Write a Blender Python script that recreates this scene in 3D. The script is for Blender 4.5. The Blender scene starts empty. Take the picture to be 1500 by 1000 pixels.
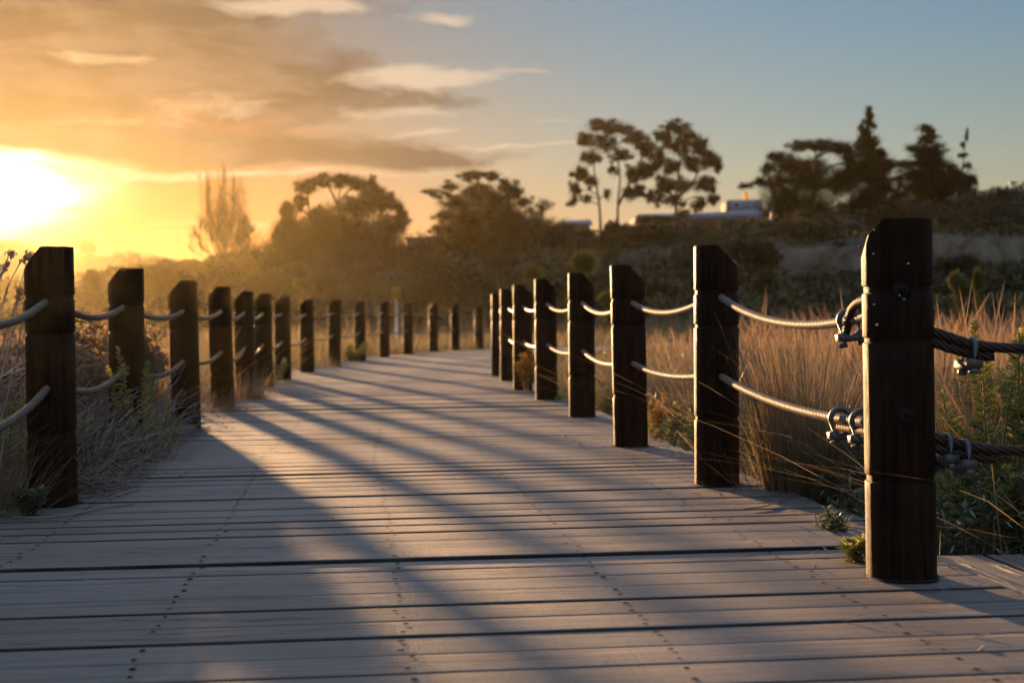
import bpy, bmesh, math, random
import numpy as np
from mathutils import Vector, Matrix
random.seed(11); rng = np.random.default_rng(11)
SC = bpy.context.scene; COL = SC.collection
rad = math.radians

# ------------------------------------------------------------------ camera
FPX = 1500 * 50 / 36; PITCH = rad(1.07); ROLL = 0.0102; EYE = 0.85
F = np.array([0, math.cos(PITCH), -math.sin(PITCH)]); U0 = np.array([0, math.sin(PITCH), math.cos(PITCH)]); R0 = np.array([1., 0, 0])
CR = math.cos(ROLL) * R0 - math.sin(ROLL) * U0; CU = math.sin(ROLL) * R0 + math.cos(ROLL) * U0
CAM = np.array([0, 0, EYE])
def ray(px, py): return F + CR * (px - 750) / FPX + CU * (500 - py) / FPX
def at(px, py, z=0.0):                     # where a pixel of the photograph meets the level z
    v = ray(px, py); return CAM + v * ((z - EYE) / v[2])
def pt(px, py, D):                         # the point at depth D behind a pixel
    v = ray(px, py); return CAM + v * (D / v[1])
cam = bpy.data.cameras.new('camera'); cam.lens = 50; cam.sensor_width = 36; cam.clip_start = .05; cam.clip_end = 3000
cam.dof.use_dof = True; cam.dof.focus_distance = 5.6; cam.dof.aperture_fstop = 3.2
co = bpy.data.objects.new('camera', cam); COL.objects.link(co)
co.matrix_world = Matrix(((CR[0], CU[0], -F[0], 0), (CR[1], CU[1], -F[1], 0), (CR[2], CU[2], -F[2], EYE), (0, 0, 0, 1)))
SC.camera = co
SC.view_settings.view_transform = 'Standard'; SC.view_settings.look = 'None'
SC.view_settings.gamma = 1; SC.view_settings.exposure = 2.0
SC.cycles.use_denoising = True; SC.cycles.max_bounces = 8; SC.cycles.transparent_max_bounces = 8
SC.cycles.volume_bounces = 0; SC.cycles.sample_clamp_indirect = 4

# ------------------------------------------------------------------ helpers: objects
def tag(o, label=None, cat=None, group=None, kind=None):
    if label: o['label'] = label
    if cat: o['category'] = cat
    if group: o['group'] = group
    if kind: o['kind'] = kind
    return o
def empty(name, loc=(0, 0, 0), rz=0):
    o = bpy.data.objects.new(name, None); COL.objects.link(o); o.location = loc; o.rotation_euler = (0, 0, rz)
    o.empty_display_size = .2; return o
class MB:
    """collects vertices and faces and links them as one mesh object"""
    def __init__(s): s.v = []; s.f = []; s.n = 0; s.mi = []; s.uv = []
    def add(s, v, f, mi=0, uv=None):
        v = np.asarray(v, float).reshape(-1, 3); f = np.asarray(f, int)
        s.v.append(v); s.f.append(f + s.n); s.n += len(v); s.mi.append(mi)
        s.uv.append(uv if uv is not None else np.zeros((len(v), 2)))
    def mesh(s, name, mats, smooth=False, sharp=None):
        V = np.concatenate(s.v); me = bpy.data.meshes.new(name)
        me.vertices.add(len(V)); me.vertices.foreach_set('co', V.astype(np.float32).ravel())
        li = np.concatenate([f.ravel() for f in s.f]); tot = np.concatenate([np.full(len(f), f.shape[1]) for f in s.f])
        st = np.concatenate([[0], np.cumsum(tot)[:-1]]); mi = np.concatenate([np.full(len(f), m) for f, m in zip(s.f, s.mi)])
        me.loops.add(len(li)); me.loops.foreach_set('vertex_index', li.astype(np.int32))
        me.polygons.add(len(tot)); me.polygons.foreach_set('loop_start', st.astype(np.int32)); me.polygons.foreach_set('loop_total', tot.astype(np.int32))
        me.polygons.foreach_set('material_index', mi.astype(np.int32))
        uv = me.uv_layers.new(name='UVMap'); UVv = np.concatenate(s.uv)
        uv.data.foreach_set('uv', UVv[li].astype(np.float32).ravel())
        for m in (mats if isinstance(mats, (list, tuple)) else [mats]): me.materials.append(m)
        me.update(calc_edges=True); me.validate()
        if smooth: me.polygons.foreach_set('use_smooth', np.ones(len(tot), bool))
        if sharp: me.set_sharp_from_angle(angle=rad(sharp))
        return me
    def build(s, name, mats, parent=None, loc=(0, 0, 0), smooth=False, sharp=None):
        o = bpy.data.objects.new(name, s.mesh(name, mats, smooth, sharp)); COL.objects.link(o); o.location = loc
        if parent: o.parent = parent
        return o
    def box(s, c, d, mi=0, R=None, chamf=.0):
        x, y, z = np.array(d) / 2
        v = np.array([[a * x, b * y, e * z] for e in (-1, 1) for a, b in ((-1, -1), (1, -1), (1, 1), (-1, 1))])
        if R is not None: v = v @ np.asarray(R).T
        s.add(v + np.array(c), [[0, 3, 2, 1], [4, 5, 6, 7], [0, 1, 5, 4], [1, 2, 6, 5], [2, 3, 7, 6], [3, 0, 4, 7]], mi)
    def tube(s, P, r, k=6, mi=0, caps=True):
        P = np.asarray(P, float); n = len(P); r = np.broadcast_to(np.asarray(r, float), (n,))
        T = np.gradient(P, axis=0); T /= np.linalg.norm(T, axis=1)[:, None] + 1e-9
        ref = np.array([0, 0, 1.]) if abs(T[:, 2]).mean() < .8 else np.array([1., 0, 0])
        A = np.cross(T, ref); A /= np.linalg.norm(A, axis=1)[:, None] + 1e-9; B = np.cross(T, A)
        a = np.linspace(0, 2 * math.pi, k, endpoint=False)
        ring = P[:, None] + r[:, None, None] * (np.cos(a)[None, :, None] * A[:, None] + np.sin(a)[None, :, None] * B[:, None])
        i = np.arange(n - 1)[:, None] * k; j = np.arange(k)[None]; j2 = (j + 1) % k
        q = np.stack([i + j, i + j2, i + k + j2, i + k + j], -1).reshape(-1, 4)
        b = s.n; s.add(ring.reshape(-1, 3), q, mi)
        if caps:
            s.f.append(np.array([list(range(b, b + k))])); s.mi.append(mi)
            s.f.append(np.array([list(range(b + n * k - k, b + n * k))[::-1]])); s.mi.append(mi)
    def blades(s, P, h, w, az, lean, bend, segs=3, side=None, prof=None, mi=0):
        n = len(P); t = np.linspace(0, 1, segs + 1)
        d = np.stack([np.cos(az), np.sin(az)], -1)
        off = h[:, None] * (lean[:, None] * t + bend[:, None] * t ** 2)
        z = h[:, None] * (t - .45 * np.abs(bend[:, None]) * t ** 2.2)
        C = np.concatenate([P[:, None, :2] + off[..., None] * d[:, None], (P[:, 2:3] + z)[..., None]], -1)
        side = rng.uniform(0, math.pi, n) if side is None else side
        S = np.stack([np.cos(side), np.sin(side), np.zeros(n)], -1)
        pr = (1 - t) ** .6 * .9 + .1 if prof is None else np.interp(t, *prof)
        W = (w[:, None] * pr / 2)[..., None] * S[:, None]
        V = np.stack([C - W, C + W], 2).reshape(-1, 3)
        b = (np.arange(n) * (segs + 1) * 2)[:, None]; k = np.arange(segs)[None] * 2
        q = np.stack([b + k, b + k + 1, b + k + 3, b + k + 2], -1).reshape(-1, 4)
        s.add(V, q, mi)
    def leaves(s, P, size, asp=.5, mi=0, N=None):
        n = len(P)
        a = rng.normal(size=(n, 3)) if N is None else np.cross(N + rng.normal(size=(n, 3)) * .3, rng.normal(size=(n, 3)))
        a /= np.linalg.norm(a, axis=1)[:, None]
        b = np.cross(a, rng.normal(size=(n, 3)) if N is None else N + rng.normal(size=(n, 3)) * .3); b /= np.linalg.norm(b, axis=1)[:, None]
        size = np.broadcast_to(size, (n,))[:, None]
        V = np.stack([P - a * size, P + b * size * asp, P + a * size, P - b * size * asp], 1).reshape(-1, 3)
        s.add(V, np.arange(4 * n).reshape(-1, 4), mi)
def ellipsoid(c, r, n, shell=.55):
    d = rng.normal(size=(n, 3)); d /= np.linalg.norm(d, axis=1)[:, None]
    q = (shell + (1 - shell) * rng.random(n))[:, None] * rng.random(n)[:, None] ** .25
    return np.array(c) + d * q * np.array(r)
def curve(pts, n=12):
    """smooth curve through control points"""
    P = np.asarray(pts, float); m = len(P); Q = np.vstack([2 * P[0] - P[1], P, 2 * P[-1] - P[-2]]); out = []
    for i in range(m - 1):
        p0, p1, p2, p3 = Q[i:i + 4]; t = np.linspace(0, 1, n, endpoint=False)[:, None]
        out.append(.5 * (2 * p1 + (p2 - p0) * t + (2 * p0 - 5 * p1 + 4 * p2 - p3) * t ** 2 + (3 * p1 - p0 - 3 * p2 + p3) * t ** 3))
    return np.vstack(out + [P[-1:]])

# ------------------------------------------------------------------ helpers: materials
def newmat(name):
    m = bpy.data.materials.new(name); m.use_nodes = True; nt = m.node_tree; nt.nodes.clear()
    o = nt.nodes.new('ShaderNodeOutputMaterial'); return m, nt, o
def nd(nt, t, **kw):
    n = nt.nodes.new(t)
    for k, v in kw.items():
        if k in n.inputs.keys(): n.inputs[k].default_value = v
        else: setattr(n, k, v)
    return n
def lk(nt, a, b): nt.links.new(a, b)
def mth(nt, op, a, b=None, c=None):
    n = nt.nodes.new('ShaderNodeMath'); n.operation = op
    for i, x in enumerate((a, b, c)):
        if x is None: continue
        if isinstance(x, (int, float)): n.inputs[i].default_value = x
        else: lk(nt, x, n.inputs[i])
    return n.outputs[0]
def mixc(nt, f, a, b, blend='MIX'):
    n = nt.nodes.new('ShaderNodeMix'); n.data_type = 'RGBA'; n.blend_type = blend
    for x, i in ((f, 0), (a, 6), (b, 7)):
        if isinstance(x, (int, float)): n.inputs[i].default_value = x
        elif isinstance(x, tuple): n.inputs[i].default_value = (*x, 1)
        else: lk(nt, x, n.inputs[i])
    return n.outputs[2]
def ramp(nt, f, stops):
    n = nt.nodes.new('ShaderNodeValToRGB'); e = n.color_ramp.elements
    while len(e) < len(stops): e.new(.5)
    for el, (p, c) in zip(e, stops):
        el.position = p; el.color = (*c, 1) if isinstance(c, tuple) else (c, c, c, 1)
    lk(nt, f, n.inputs[0]); return n.outputs[0]
def noise(nt, vec, scale, detail=4, rough=.55, dim='3D', dist=0):
    n = nd(nt, 'ShaderNodeTexNoise', noise_dimensions=dim); n.inputs['Scale'].default_value = scale
    n.inputs['Detail'].default_value = detail; n.inputs['Roughness'].default_value = rough; n.inputs['Distortion'].default_value = dist
    if vec is not None: lk(nt, vec, n.inputs['Vector'])
    return n.outputs[0]
def scaled(nt, vec, s):
    n = nd(nt, 'ShaderNodeMapping'); n.inputs['Scale'].default_value = s; lk(nt, vec, n.inputs[0]); return n.outputs[0]
def bump(nt, h, strength, dist=.01):
    n = nd(nt, 'ShaderNodeBump'); n.inputs['Strength'].default_value = strength; n.inputs['Distance'].default_value = dist
    lk(nt, h, n.inputs['Height']); return n.outputs[0]
def plant_mat(name, stops, trans=.4, gloss=.06, rough=.5):
    """leaf and blade material: each leaf its own tint, light passes through"""
    m, nt, o = newmat(name); g = nd(nt, 'ShaderNodeNewGeometry')
    c = ramp(nt, g.outputs['Random Per Island'], stops)
    d = nd(nt, 'ShaderNodeBsdfDiffuse'); t = nd(nt, 'ShaderNodeBsdfTranslucent'); lk(nt, c, d.inputs[0]); lk(nt, c, t.inputs[0])
    x = nd(nt, 'ShaderNodeMixShader'); x.inputs[0].default_value = trans; lk(nt, d.outputs[0], x.inputs[1]); lk(nt, t.outputs[0], x.inputs[2])
    gl = nd(nt, 'ShaderNodeBsdfGlossy'); gl.inputs['Roughness'].default_value = rough; gl.inputs[0].default_value = (.8, .8, .8, 1)
    y = nd(nt, 'ShaderNodeMixShader'); y.inputs[0].default_value = gloss; lk(nt, x.outputs[0], y.inputs[1]); lk(nt, gl.outputs[0], y.inputs[2])
    lk(nt, y.outputs[0], o.inputs[0]); return m
def simple(name, col, rough=.7, metal=0, nscale=None, var=.35, bmp=0, spec=.5):
    m, nt, o = newmat(name); p = nd(nt, 'ShaderNodeBsdfPrincipled'); p.inputs['Roughness'].default_value = rough; p.inputs['Metallic'].default_value = metal
    p.inputs['Specular IOR Level'].default_value = spec
    if nscale:
        tc = nd(nt, 'ShaderNodeTexCoord'); n = noise(nt, tc.outputs['Object'], nscale, 5)
        c = ramp(nt, n, [(.3, tuple(x * (1 - var) for x in col)), (.7, tuple(min(1, x * (1 + var)) for x in col))]); lk(nt, c, p.inputs['Base Color'])
        if bmp: lk(nt, bump(nt, n, bmp), p.inputs['Normal'])
    else: p.inputs['Base Color'].default_value = (*col, 1)
    lk(nt, p.outputs[0], o.inputs[0]); return m

# deck boards: weathered grey wood, UV in metres along and across each board
def deck_mat():
    m, nt, o = newmat('weathered_decking'); p = nd(nt, 'ShaderNodeBsdfPrincipled')
    tc = nd(nt, 'ShaderNodeTexCoord'); g = nd(nt, 'ShaderNodeNewGeometry'); uv = tc.outputs['UV']
    grain = noise(nt, scaled(nt, uv, (1.1, 42, 1)), 1, 6, .65, dist=.6)
    fine = noise(nt, scaled(nt, uv, (6, 260, 1)), 1, 3, .6)
    saw = noise(nt, scaled(nt, uv, (90, 5, 1)), 1, 2, .6)
    blot = noise(nt, scaled(nt, uv, (1.1, 3, 1)), 1, 5, .6)
    big = noise(nt, tc.outputs['Object'], .8, 4, .6)
    knot = nd(nt, 'ShaderNodeTexVoronoi'); lk(nt, scaled(nt, uv, (1.1, 5.2, 1)), knot.inputs['Vector']); knot.inputs['Scale'].default_value = 1; knot.inputs['Randomness'].default_value = 1
    base = ramp(nt, g.outputs['Random Per Island'], [(0, (0.147, 0.118, 0.117)), (0.2, (0.264, 0.222, 0.226)), (0.45, (0.205, 0.17, 0.169)), (0.7, (0.332, 0.278, 0.282)), (0.85, (0.234, 0.187, 0.179)), (1, (0.293, 0.248, 0.259))])
    c = mixc(nt, ramp(nt, grain, [(.38, 1.), (.64, 0.)]), base, (.065, .057, .055))
    c = mixc(nt, ramp(nt, fine, [(.34, .7), (.6, 0.)]), c, (.10, .09, .082))
    c = mixc(nt, ramp(nt, blot, [(.35, .55), (.6, 0.)]), c, (.14, .125, .115))
    c = mixc(nt, ramp(nt, big, [(.34, .6), (.6, 0.)]), c, (.13, .10, .08))
    c = mixc(nt, ramp(nt, knot.outputs['Distance'], [(.02, .8), (.07, 0.)]), c, (.04, .03, .022))
    split = noise(nt, scaled(nt, uv, (.7, 21, 1)), 1, 3, .5, dist=.35); where = noise(nt, scaled(nt, uv, (.9, 2.2, 1)), 1, 2)
    sp_ = mth(nt, 'MULTIPLY', ramp(nt, mth(nt, 'ABSOLUTE', mth(nt, 'SUBTRACT', split, .5)), [(0, 1.), (.014, 0.)]), ramp(nt, where, [(.48, 0.), (.56, 1.)]))
    c = mixc(nt, sp_, c, (.018, .014, .011))
    wet = noise(nt, scaled(nt, tc.outputs['Object'], (1.4, 2.6, 1)), 1, 6, .65); c = mixc(nt, ramp(nt, wet, [(.55, 0.), (.68, .45)]), c, (.10, .082, .068))
    lk(nt, c, p.inputs['Base Color'])
    lk(nt, mth(nt, 'ADD', mth(nt, 'MULTIPLY', grain, .3), .45), p.inputs['Roughness'])
    h = mth(nt, 'SUBTRACT', mth(nt, 'ADD', mth(nt, 'ADD', grain, mth(nt, 'MULTIPLY', fine, .4)), mth(nt, 'MULTIPLY', saw, .3)), sp_)
    lk(nt, bump(nt, h, 1.0, .006), p.inputs['Normal']); p.inputs['Specular IOR Level'].default_value = .5
    lk(nt, p.outputs[0], o.inputs[0]); return m
def post_mat():
    m, nt, o = newmat('stained_timber'); p = nd(nt, 'ShaderNodeBsdfPrincipled')
    tc = nd(nt, 'ShaderNodeTexCoord'); oi = nd(nt, 'ShaderNodeObjectInfo')
    ad = nd(nt, 'ShaderNodeVectorMath', operation='ADD'); lk(nt, tc.outputs['Object'], ad.inputs[0]); lk(nt, oi.outputs['Random'], ad.inputs[1]); v = ad.outputs[0]
    gr = noise(nt, scaled(nt, v, (55, 55, 2.2)), 1, 6, .65, dist=.4); bl = noise(nt, v, 7, 5, .6)
    c = ramp(nt, gr, [(.3, (.0045, .002, .001)), (.5, (.016, .0065, .0032)), (.75, (.036, .016, .008))])
    c = mixc(nt, ramp(nt, bl, [(.45, 0.), (.75, .5)]), c, (.036, .018, .010))
    cr = noise(nt, scaled(nt, v, (26, 26, .8)), 1, 3, .5, dist=.3)
    crack = ramp(nt, mth(nt, 'ABSOLUTE', mth(nt, 'SUBTRACT', cr, .40)), [(0, 1.), (.018, 0.)])
    c = mixc(nt, crack, c, (.004, .003, .002)); lk(nt, c, p.inputs['Base Color'])
    lk(nt, mth(nt, 'ADD', mth(nt, 'MULTIPLY', gr, .3), .42), p.inputs['Roughness']); p.inputs['Specular IOR Level'].default_value = .09
    h = mth(nt, 'SUBTRACT', gr, mth(nt, 'MULTIPLY', crack, .8)); lk(nt, bump(nt, h, 1.0, .007), p.inputs['Normal'])
    lk(nt, p.outputs[0], o.inputs[0]); return m
def ground_mat():
    m, nt, o = newmat('ground_soil'); p = nd(nt, 'ShaderNodeBsdfPrincipled'); p.inputs['Roughness'].default_value = .95
    tc = nd(nt, 'ShaderNodeTexCoord'); g = nd(nt, 'ShaderNodeNewGeometry')
    a = noise(nt, tc.outputs['Object'], .09, 8, .65); b = noise(nt, tc.outputs['Object'], 1.2, 6, .7)
    c = ramp(nt, a, [(.3, (.020, .018, .009)), (.5, (.034, .029, .014)), (.68, (.058, .046, .025))])
    c = mixc(nt, ramp(nt, b, [(.35, .6), (.65, 0.)]), c, (.035, .030, .018))
    sx = nd(nt, 'ShaderNodeSeparateXYZ'); lk(nt, g.outputs['True Normal'], sx.inputs[0])
    st = scaled(nt, tc.outputs['Object'], (.9, .9, .7)); sn = noise(nt, st, 1, 6, .6)
    sand = ramp(nt, sn, [(.34, (.05, .036, .023)), (.5, (.135, .098, .064)), (.7, (.19, .145, .098))])
    w = mth(nt, 'ADD', sx.outputs[2], mth(nt, 'MULTIPLY', mth(nt, 'SUBTRACT', b, .5), .3))
    c = mixc(nt, ramp(nt, w, [(.80, 1.), (.9, 0.)]), c, sand); lk(nt, c, p.inputs['Base Color'])
    lk(nt, bump(nt, b, .6, .1), p.inputs['Normal']); lk(nt, p.outputs[0], o.inputs[0]); return m
def rope_mat(name, col, rough):
    m, nt, o = newmat(name); p = nd(nt, 'ShaderNodeBsdfPrincipled'); p.inputs['Roughness'].default_value = rough; p.inputs['Specular IOR Level'].default_value = .4
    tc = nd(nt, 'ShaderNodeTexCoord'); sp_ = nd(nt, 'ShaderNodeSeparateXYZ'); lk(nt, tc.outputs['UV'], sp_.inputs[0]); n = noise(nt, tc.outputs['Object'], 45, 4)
    c = ramp(nt, n, [(.3, tuple(x * .6 for x in col)), (.7, tuple(x * 1.3 for x in col))]); c = mixc(nt, ramp(nt, sp_.outputs[1], [(.35, 0.), (.95, 1.)]), tuple(x * .07 for x in col), c)  # crease shade between the strands painted into the colour along the grooves
    lk(nt, c, p.inputs['Base Color']); lk(nt, p.outputs[0], o.inputs[0]); return m
M = dict(
    deck=deck_mat(), post=post_mat(), ground=ground_mat(),
    screw=simple('rusty_screw', (.014, .010, .008), .95, 0, None, 0, 0, .05),
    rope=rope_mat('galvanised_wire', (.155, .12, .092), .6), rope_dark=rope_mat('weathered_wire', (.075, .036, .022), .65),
    steel=simple('galvanised_steel', (.11, .115, .125), .5, .5, 70, .25),
    steel_dark=simple('dull_steel', (.10, .10, .105), .5, .6, 70, .3),
    pale_steel=simple('zinc_steel', (.09, .085, .075), .6, .2, 60, .25),
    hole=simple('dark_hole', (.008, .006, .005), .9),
    dark_edge=simple('dark_board_edge', (.040, .033, .030), .95, 0, 6, .5, 0, .1),  # darker tone for the sides and rims of each board
    speck=simple('white_speck', (.7, .7, .68), .8),
    bark=simple('tree_bark', (.075, .055, .042), .9, 0, 3, .4), bark_pale=simple('pale_bark', (.20, .16, .13), .9, 0, 3, .3),
    straw=plant_mat('straw_grass', [(0, (.19, .13, .06)), (.25, (.29, .215, .105)), (.45, (.13, .12, .045)), (.65, (.16, .115, .06)), (.82, (.33, .255, .145)), (1, (.10, .105, .04))], .38, .05),
    straw_pink=plant_mat('seed_grass', [(0, (.28, .18, .12)), (.5, (.34, .235, .16)), (1, (.21, .14, .09))], .42, .05),
    tuss=plant_mat('tussock_blades', [(0, (.19, .12, .065)), (.35, (.27, .18, .10)), (.65, (.11, .095, .042)), (.85, (.32, .22, .13)), (1, (.085, .085, .032))], .38, .08, .4),
    greygrass=plant_mat('grey_grass', [(0, (.17, .115, .065)), (.5, (.26, .18, .10)), (1, (.12, .10, .045))], .45, .04),
    spurge=plant_mat('spurge_leaves', [(0, (.20, .23, .055)), (.5, (.29, .30, .07)), (.8, (.40, .36, .08)), (1, (.48, .34, .07))], .55, .08, .4),
    spurge_blue=plant_mat('bluish_leaves', [(0, (.10, .135, .085)), (.6, (.15, .18, .11)), (1, (.20, .19, .10))], .35, .08, .4),
    orange=plant_mat('orange_leaves', [(0, (.34, .15, .03)), (.5, (.42, .22, .04)), (1, (.22, .2, .05))], .5, .06),
    stem=simple('reddish_stem', (.17, .09, .05), .7, 0, 40, .3),
    twig=plant_mat('dead_twigs', [(0, (.15, .10, .07)), (.4, (.23, .165, .12)), (.8, (.33, .255, .20)), (1, (.10, .065, .045))], .12, .08, .5),
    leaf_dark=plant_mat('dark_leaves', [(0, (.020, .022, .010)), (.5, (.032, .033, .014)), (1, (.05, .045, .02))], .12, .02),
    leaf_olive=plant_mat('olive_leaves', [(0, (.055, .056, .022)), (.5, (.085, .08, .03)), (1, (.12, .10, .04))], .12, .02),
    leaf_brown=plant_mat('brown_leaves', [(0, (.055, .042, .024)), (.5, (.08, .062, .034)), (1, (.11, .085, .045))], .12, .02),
    leaf_gold=plant_mat('golden_leaves', [(0, (.13, .11, .02)), (.5, (.20, .17, .03)), (1, (.08, .09, .02))], .5, .05),
    wall_pale=simple('pale_render', (.21, .235, .29), .7, 0, 1.5, .08), roof_pale=simple('pale_metal_roof', (.30, .36, .47), .7, 0, 1, .06),
    roof_blue=simple('bluish_roof', (.13, .17, .25), .8, 0, 1, .1, 0, .1),
    brick=simple('brick_wall', (.15, .075, .055), .9, 0, 3, .3), pinkwall=simple('pink_render', (.34, .24, .21), .8, 0, 2, .15),
    glass=simple('window_glass', (.05, .06, .07), .1), roof_dark=simple('dark_roof', (.09, .07, .06), .8, 0, 3, .3),
    white=simple('white_paint', (.72, .72, .74), .5, 0, 10, .06), yellow=simple('yellow_paint', (.36, .23, .02), .5, 0, 10, .15),
)

# ------------------------------------------------------------------ the boardwalk's course
PATH = curve([(.48, -4), (.05, 1), (-.30, 4.4), (-.52, 6.45), (-.80, 8.8), (-.95, 10.85), (-1.16, 13.3), (-1.35, 15.4), (-1.50, 17.3), (-1.62, 19.4), (-1.68, 21.9),
              (-1.62, 24.4), (-1.42, 27.2), (-1.18, 29.2), (-.78, 31.2), (-.42, 32.3), (.06, 33.3), (.6, 34.3), (2.0, 36.2), (4, 38.2), (7, 40.4), (11, 42.6)], 20)
def resample(P, step):
    s = np.concatenate([[0], np.cumsum(np.linalg.norm(np.diff(P, axis=0), axis=1))]); q = np.arange(0, s[-1], step)
    return np.stack([np.interp(q, s, P[:, k]) for k in range(P.shape[1])], -1)
PFINE = resample(PATH, .1)
TFINE = np.gradient(PFINE, axis=0); TFINE /= np.linalg.norm(TFINE, axis=1)[:, None]
NFINE = np.stack([TFINE[:, 1], -TFINE[:, 0]], -1)          # points to the right of the walking direction
def course(x, y):
    """signed distance to the right of the boardwalk's centre line"""
    out = np.empty(len(x))
    for a in range(0, len(x), 4000):
        q = np.stack([x[a:a + 4000], y[a:a + 4000]], -1); d = q[:, None] - PFINE[None]; i = (d ** 2).sum(-1).argmin(1)
        dd = d[np.arange(len(q)), i]; out[a:a + 4000] = np.sign((dd * NFINE[i]).sum(-1)) * np.linalg.norm(dd, axis=1)
    return out
HALF = 1.86
# ------------------------------------------------------------------ ground
def smooth(a, b, x): t = np.clip((x - a) / (b - a), 0, 1); return t * t * (3 - 2 * t)
def gz(x, y):
    """height of the land"""
    x = np.asarray(x, float); y = np.asarray(y, float); yy = np.maximum(y, 30); px = 750 + FPX * x / yy
    top = np.interp(px, [-800, 0, 230, 600, 840, 1000, 1130, 1400, 1500, 1900], [3.5, 4.0, 5.6, 7.0, 8.3, 9.1, 10.0, 11.8, 13.0, 13.5])
    foot = np.interp(px, [0, 600, 900, 1500], [1.0, 1.8, 2.4, 3.2])
    z = -.22 + smooth(45, 96, y) * (foot + .22) + smooth(96, 150, y) * (top - foot)
    bank = smooth(930, 1150, px) * (1 - .5 * smooth(1500, 1900, px)); cut = smooth(101.2, 102.6, y + .5 * np.sin(x * .8) + .35 * np.sin(x * 2.1)) - smooth(104.5, 128, y)
    z = z + bank * 2.5 * cut
    b2 = smooth(640, 690, px) * (1 - smooth(860, 910, px)); z = z + b2 * .5 * (smooth(92, 93.2, y) - smooth(93.2, 110, y))
    ridge = smooth(1380, 1560, px) * smooth(165, 205, y); z = z + 4.2 * ridge
    wob = .22 * np.sin(x * .31 + y * .17) * np.sin(y * .23 - x * .11) + .12 * np.sin(x * .9 + 1.3) * np.sin(y * .7)
    z = z + wob * smooth(30, 60, y) * 1.6 + .05 * np.sin(x * 1.7) * np.sin(y * 1.3)
    return z
xs = np.unique(np.concatenate([np.arange(-240, -60, 6), np.arange(-60, 80, 1.5), np.arange(80, 241, 6)]))
ys = np.unique(np.concatenate([np.arange(-60, 0, 4), np.arange(0, 50, 1.5), np.arange(50, 90, 1.5), np.arange(90, 108, .6), np.arange(108, 170, 2), np.arange(170, 260, 6), np.arange(260, 481, 15)]))
X, Y = np.meshgrid(xs, ys); Z = gz(X.ravel(), Y.ravel()).reshape(X.shape)
cd = np.abs(course(X.ravel(), Y.ravel())).reshape(X.shape); Z = np.where((cd < HALF + .1) & (Y < 46), np.minimum(Z, -.30), Z)
b = MB(); nx = len(xs); I, J = np.meshgrid(np.arange(len(ys) - 1), np.arange(nx - 1), indexing='ij'); k = (I * nx + J).ravel()
b.add(np.stack([X, Y, Z], -1), np.stack([k, k + 1, k + nx + 1, k + nx], -1))
tag(b.build('ground', M['ground'], smooth=True), kind='structure')
# far ridge on the left, half lost in the haze
b = MB(); hx = np.linspace(-235, -30, 60); rows = [(360, 0), (380, .55), (396, .9), (405, 1), (440, .9)]
hp = 750 + FPX * hx / 400; hpy = np.interp(hp, [-600, -60, 0, 30, 45, 60, 100, 230, 330, 520], [352, 350, 350, 354, 358, 366, 372, 374, 384, 425])
hz = np.array([pt(a, c, 400)[2] for a, c in zip(hp, hpy)]) + .5 * np.sin(hx * .35) + .3 * np.sin(hx * .93)
HV = np.array([[[x, y, 2 + (z - 2) * f_ if f_ else 2.0] for x, z in zip(hx, hz)] for y, f_ in rows])
I, J = np.meshgrid(np.arange(4), np.arange(59), indexing='ij'); k = (I * 60 + J).ravel()
b.add(HV, np.stack([k, k + 1, k + 61, k + 60], -1)); tag(b.build('hill', M['ground'], smooth=True), kind='structure')

# ------------------------------------------------------------------ boardwalk
PR = .11
LP = [(78, 742, 1.183), (187, 668, 1.165), (273, 629, 1.139), (327, 598, 1.143), (360, 580, 1.133), (387, 567, 1.141), (415, 556, 1.13), (450, 545, 1.126), (490, 536, 1.142), (528, 527.5, 1.145),
      (563, 523, 1.155), (598, 518.5, 1.14), (635, 515, 1.13), (667, 513, 1.11), (702, 511, 1.09)]
RP = [(1321, 853, 1.141), (1051, 713, 1.181), (924, 655, 1.163), (853, 611, 1.191), (801, 586, 1.205), (766, 571, 1.191), (745, 557.5, 1.185), (731.5, 550, 1.155)]
def base(px, py): q = at(px, py); v = ray(px, py); v = v[:2] / np.linalg.norm(v[:2]); return q[:2] + v * PR
LP_, RP_ = LP, RP
b = MB(); sc_ = MB(); st = resample(PFINE, .2); s = 0
def plank(c0, n0, c1, n1, l0, l1, idx, seg=14, zoff=0.0):
    """one board: cross-section swept along its length between two stations of the path"""
    t = np.linspace(l0, l1, seg); dz = zoff + rng.normal(0, .0012); tl = rng.normal(0, .0013); w = .0025 * np.cumsum(rng.normal(0, .35, seg))
    prof = [(0, -.045), (0, -.005), (.02, -.0012), (.06, 0), (.5, -.0012 - abs(rng.normal(0, .0016))), (.94, 0), (.98, -.0012), (1, -.005), (1, -.045)]
    V = []; UV = []
    for a, z in prof:
        P = c0 * (1 - a) + c1 * a; N = n0 * (1 - a) + n1 * a
        xy = P[None] + N[None] * t[:, None]
        V.append(np.concatenate([xy, (z + dz + tl * (a - .5) * 2 + w * .4)[:, None] if False else np.full((seg, 1), z + dz + tl * (a - .5) * 2) + (w * .3)[:, None]], 1)); UV.append(np.stack([t + idx * 7.31 % 50, np.full(seg, a * .19 + idx * 1.37 % 40)], -1))
    V = np.array(V); UV = np.array(UV); m = len(prof); I, J = np.meshgrid(np.arange(m - 1), np.arange(seg - 1), indexing='ij'); k = (I * seg + J).ravel()
    f = np.stack([k, k + 1, k + seg + 1, k + seg], -1)[:, ::-1]
    base = b.n; e_ = (I.ravel() < 2) | (I.ravel() > m - 4); b.add(V, f[~e_], 0, UV.reshape(-1, 2)); b.f.append(f[e_] + base); b.mi.append(2)
    for e in (0, seg - 1):
        b.f.append(np.array([[base + i * seg + e for i in (range(m) if e == 0 else range(m - 1, -1, -1))]])); b.mi.append(0)
    return dz
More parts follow.
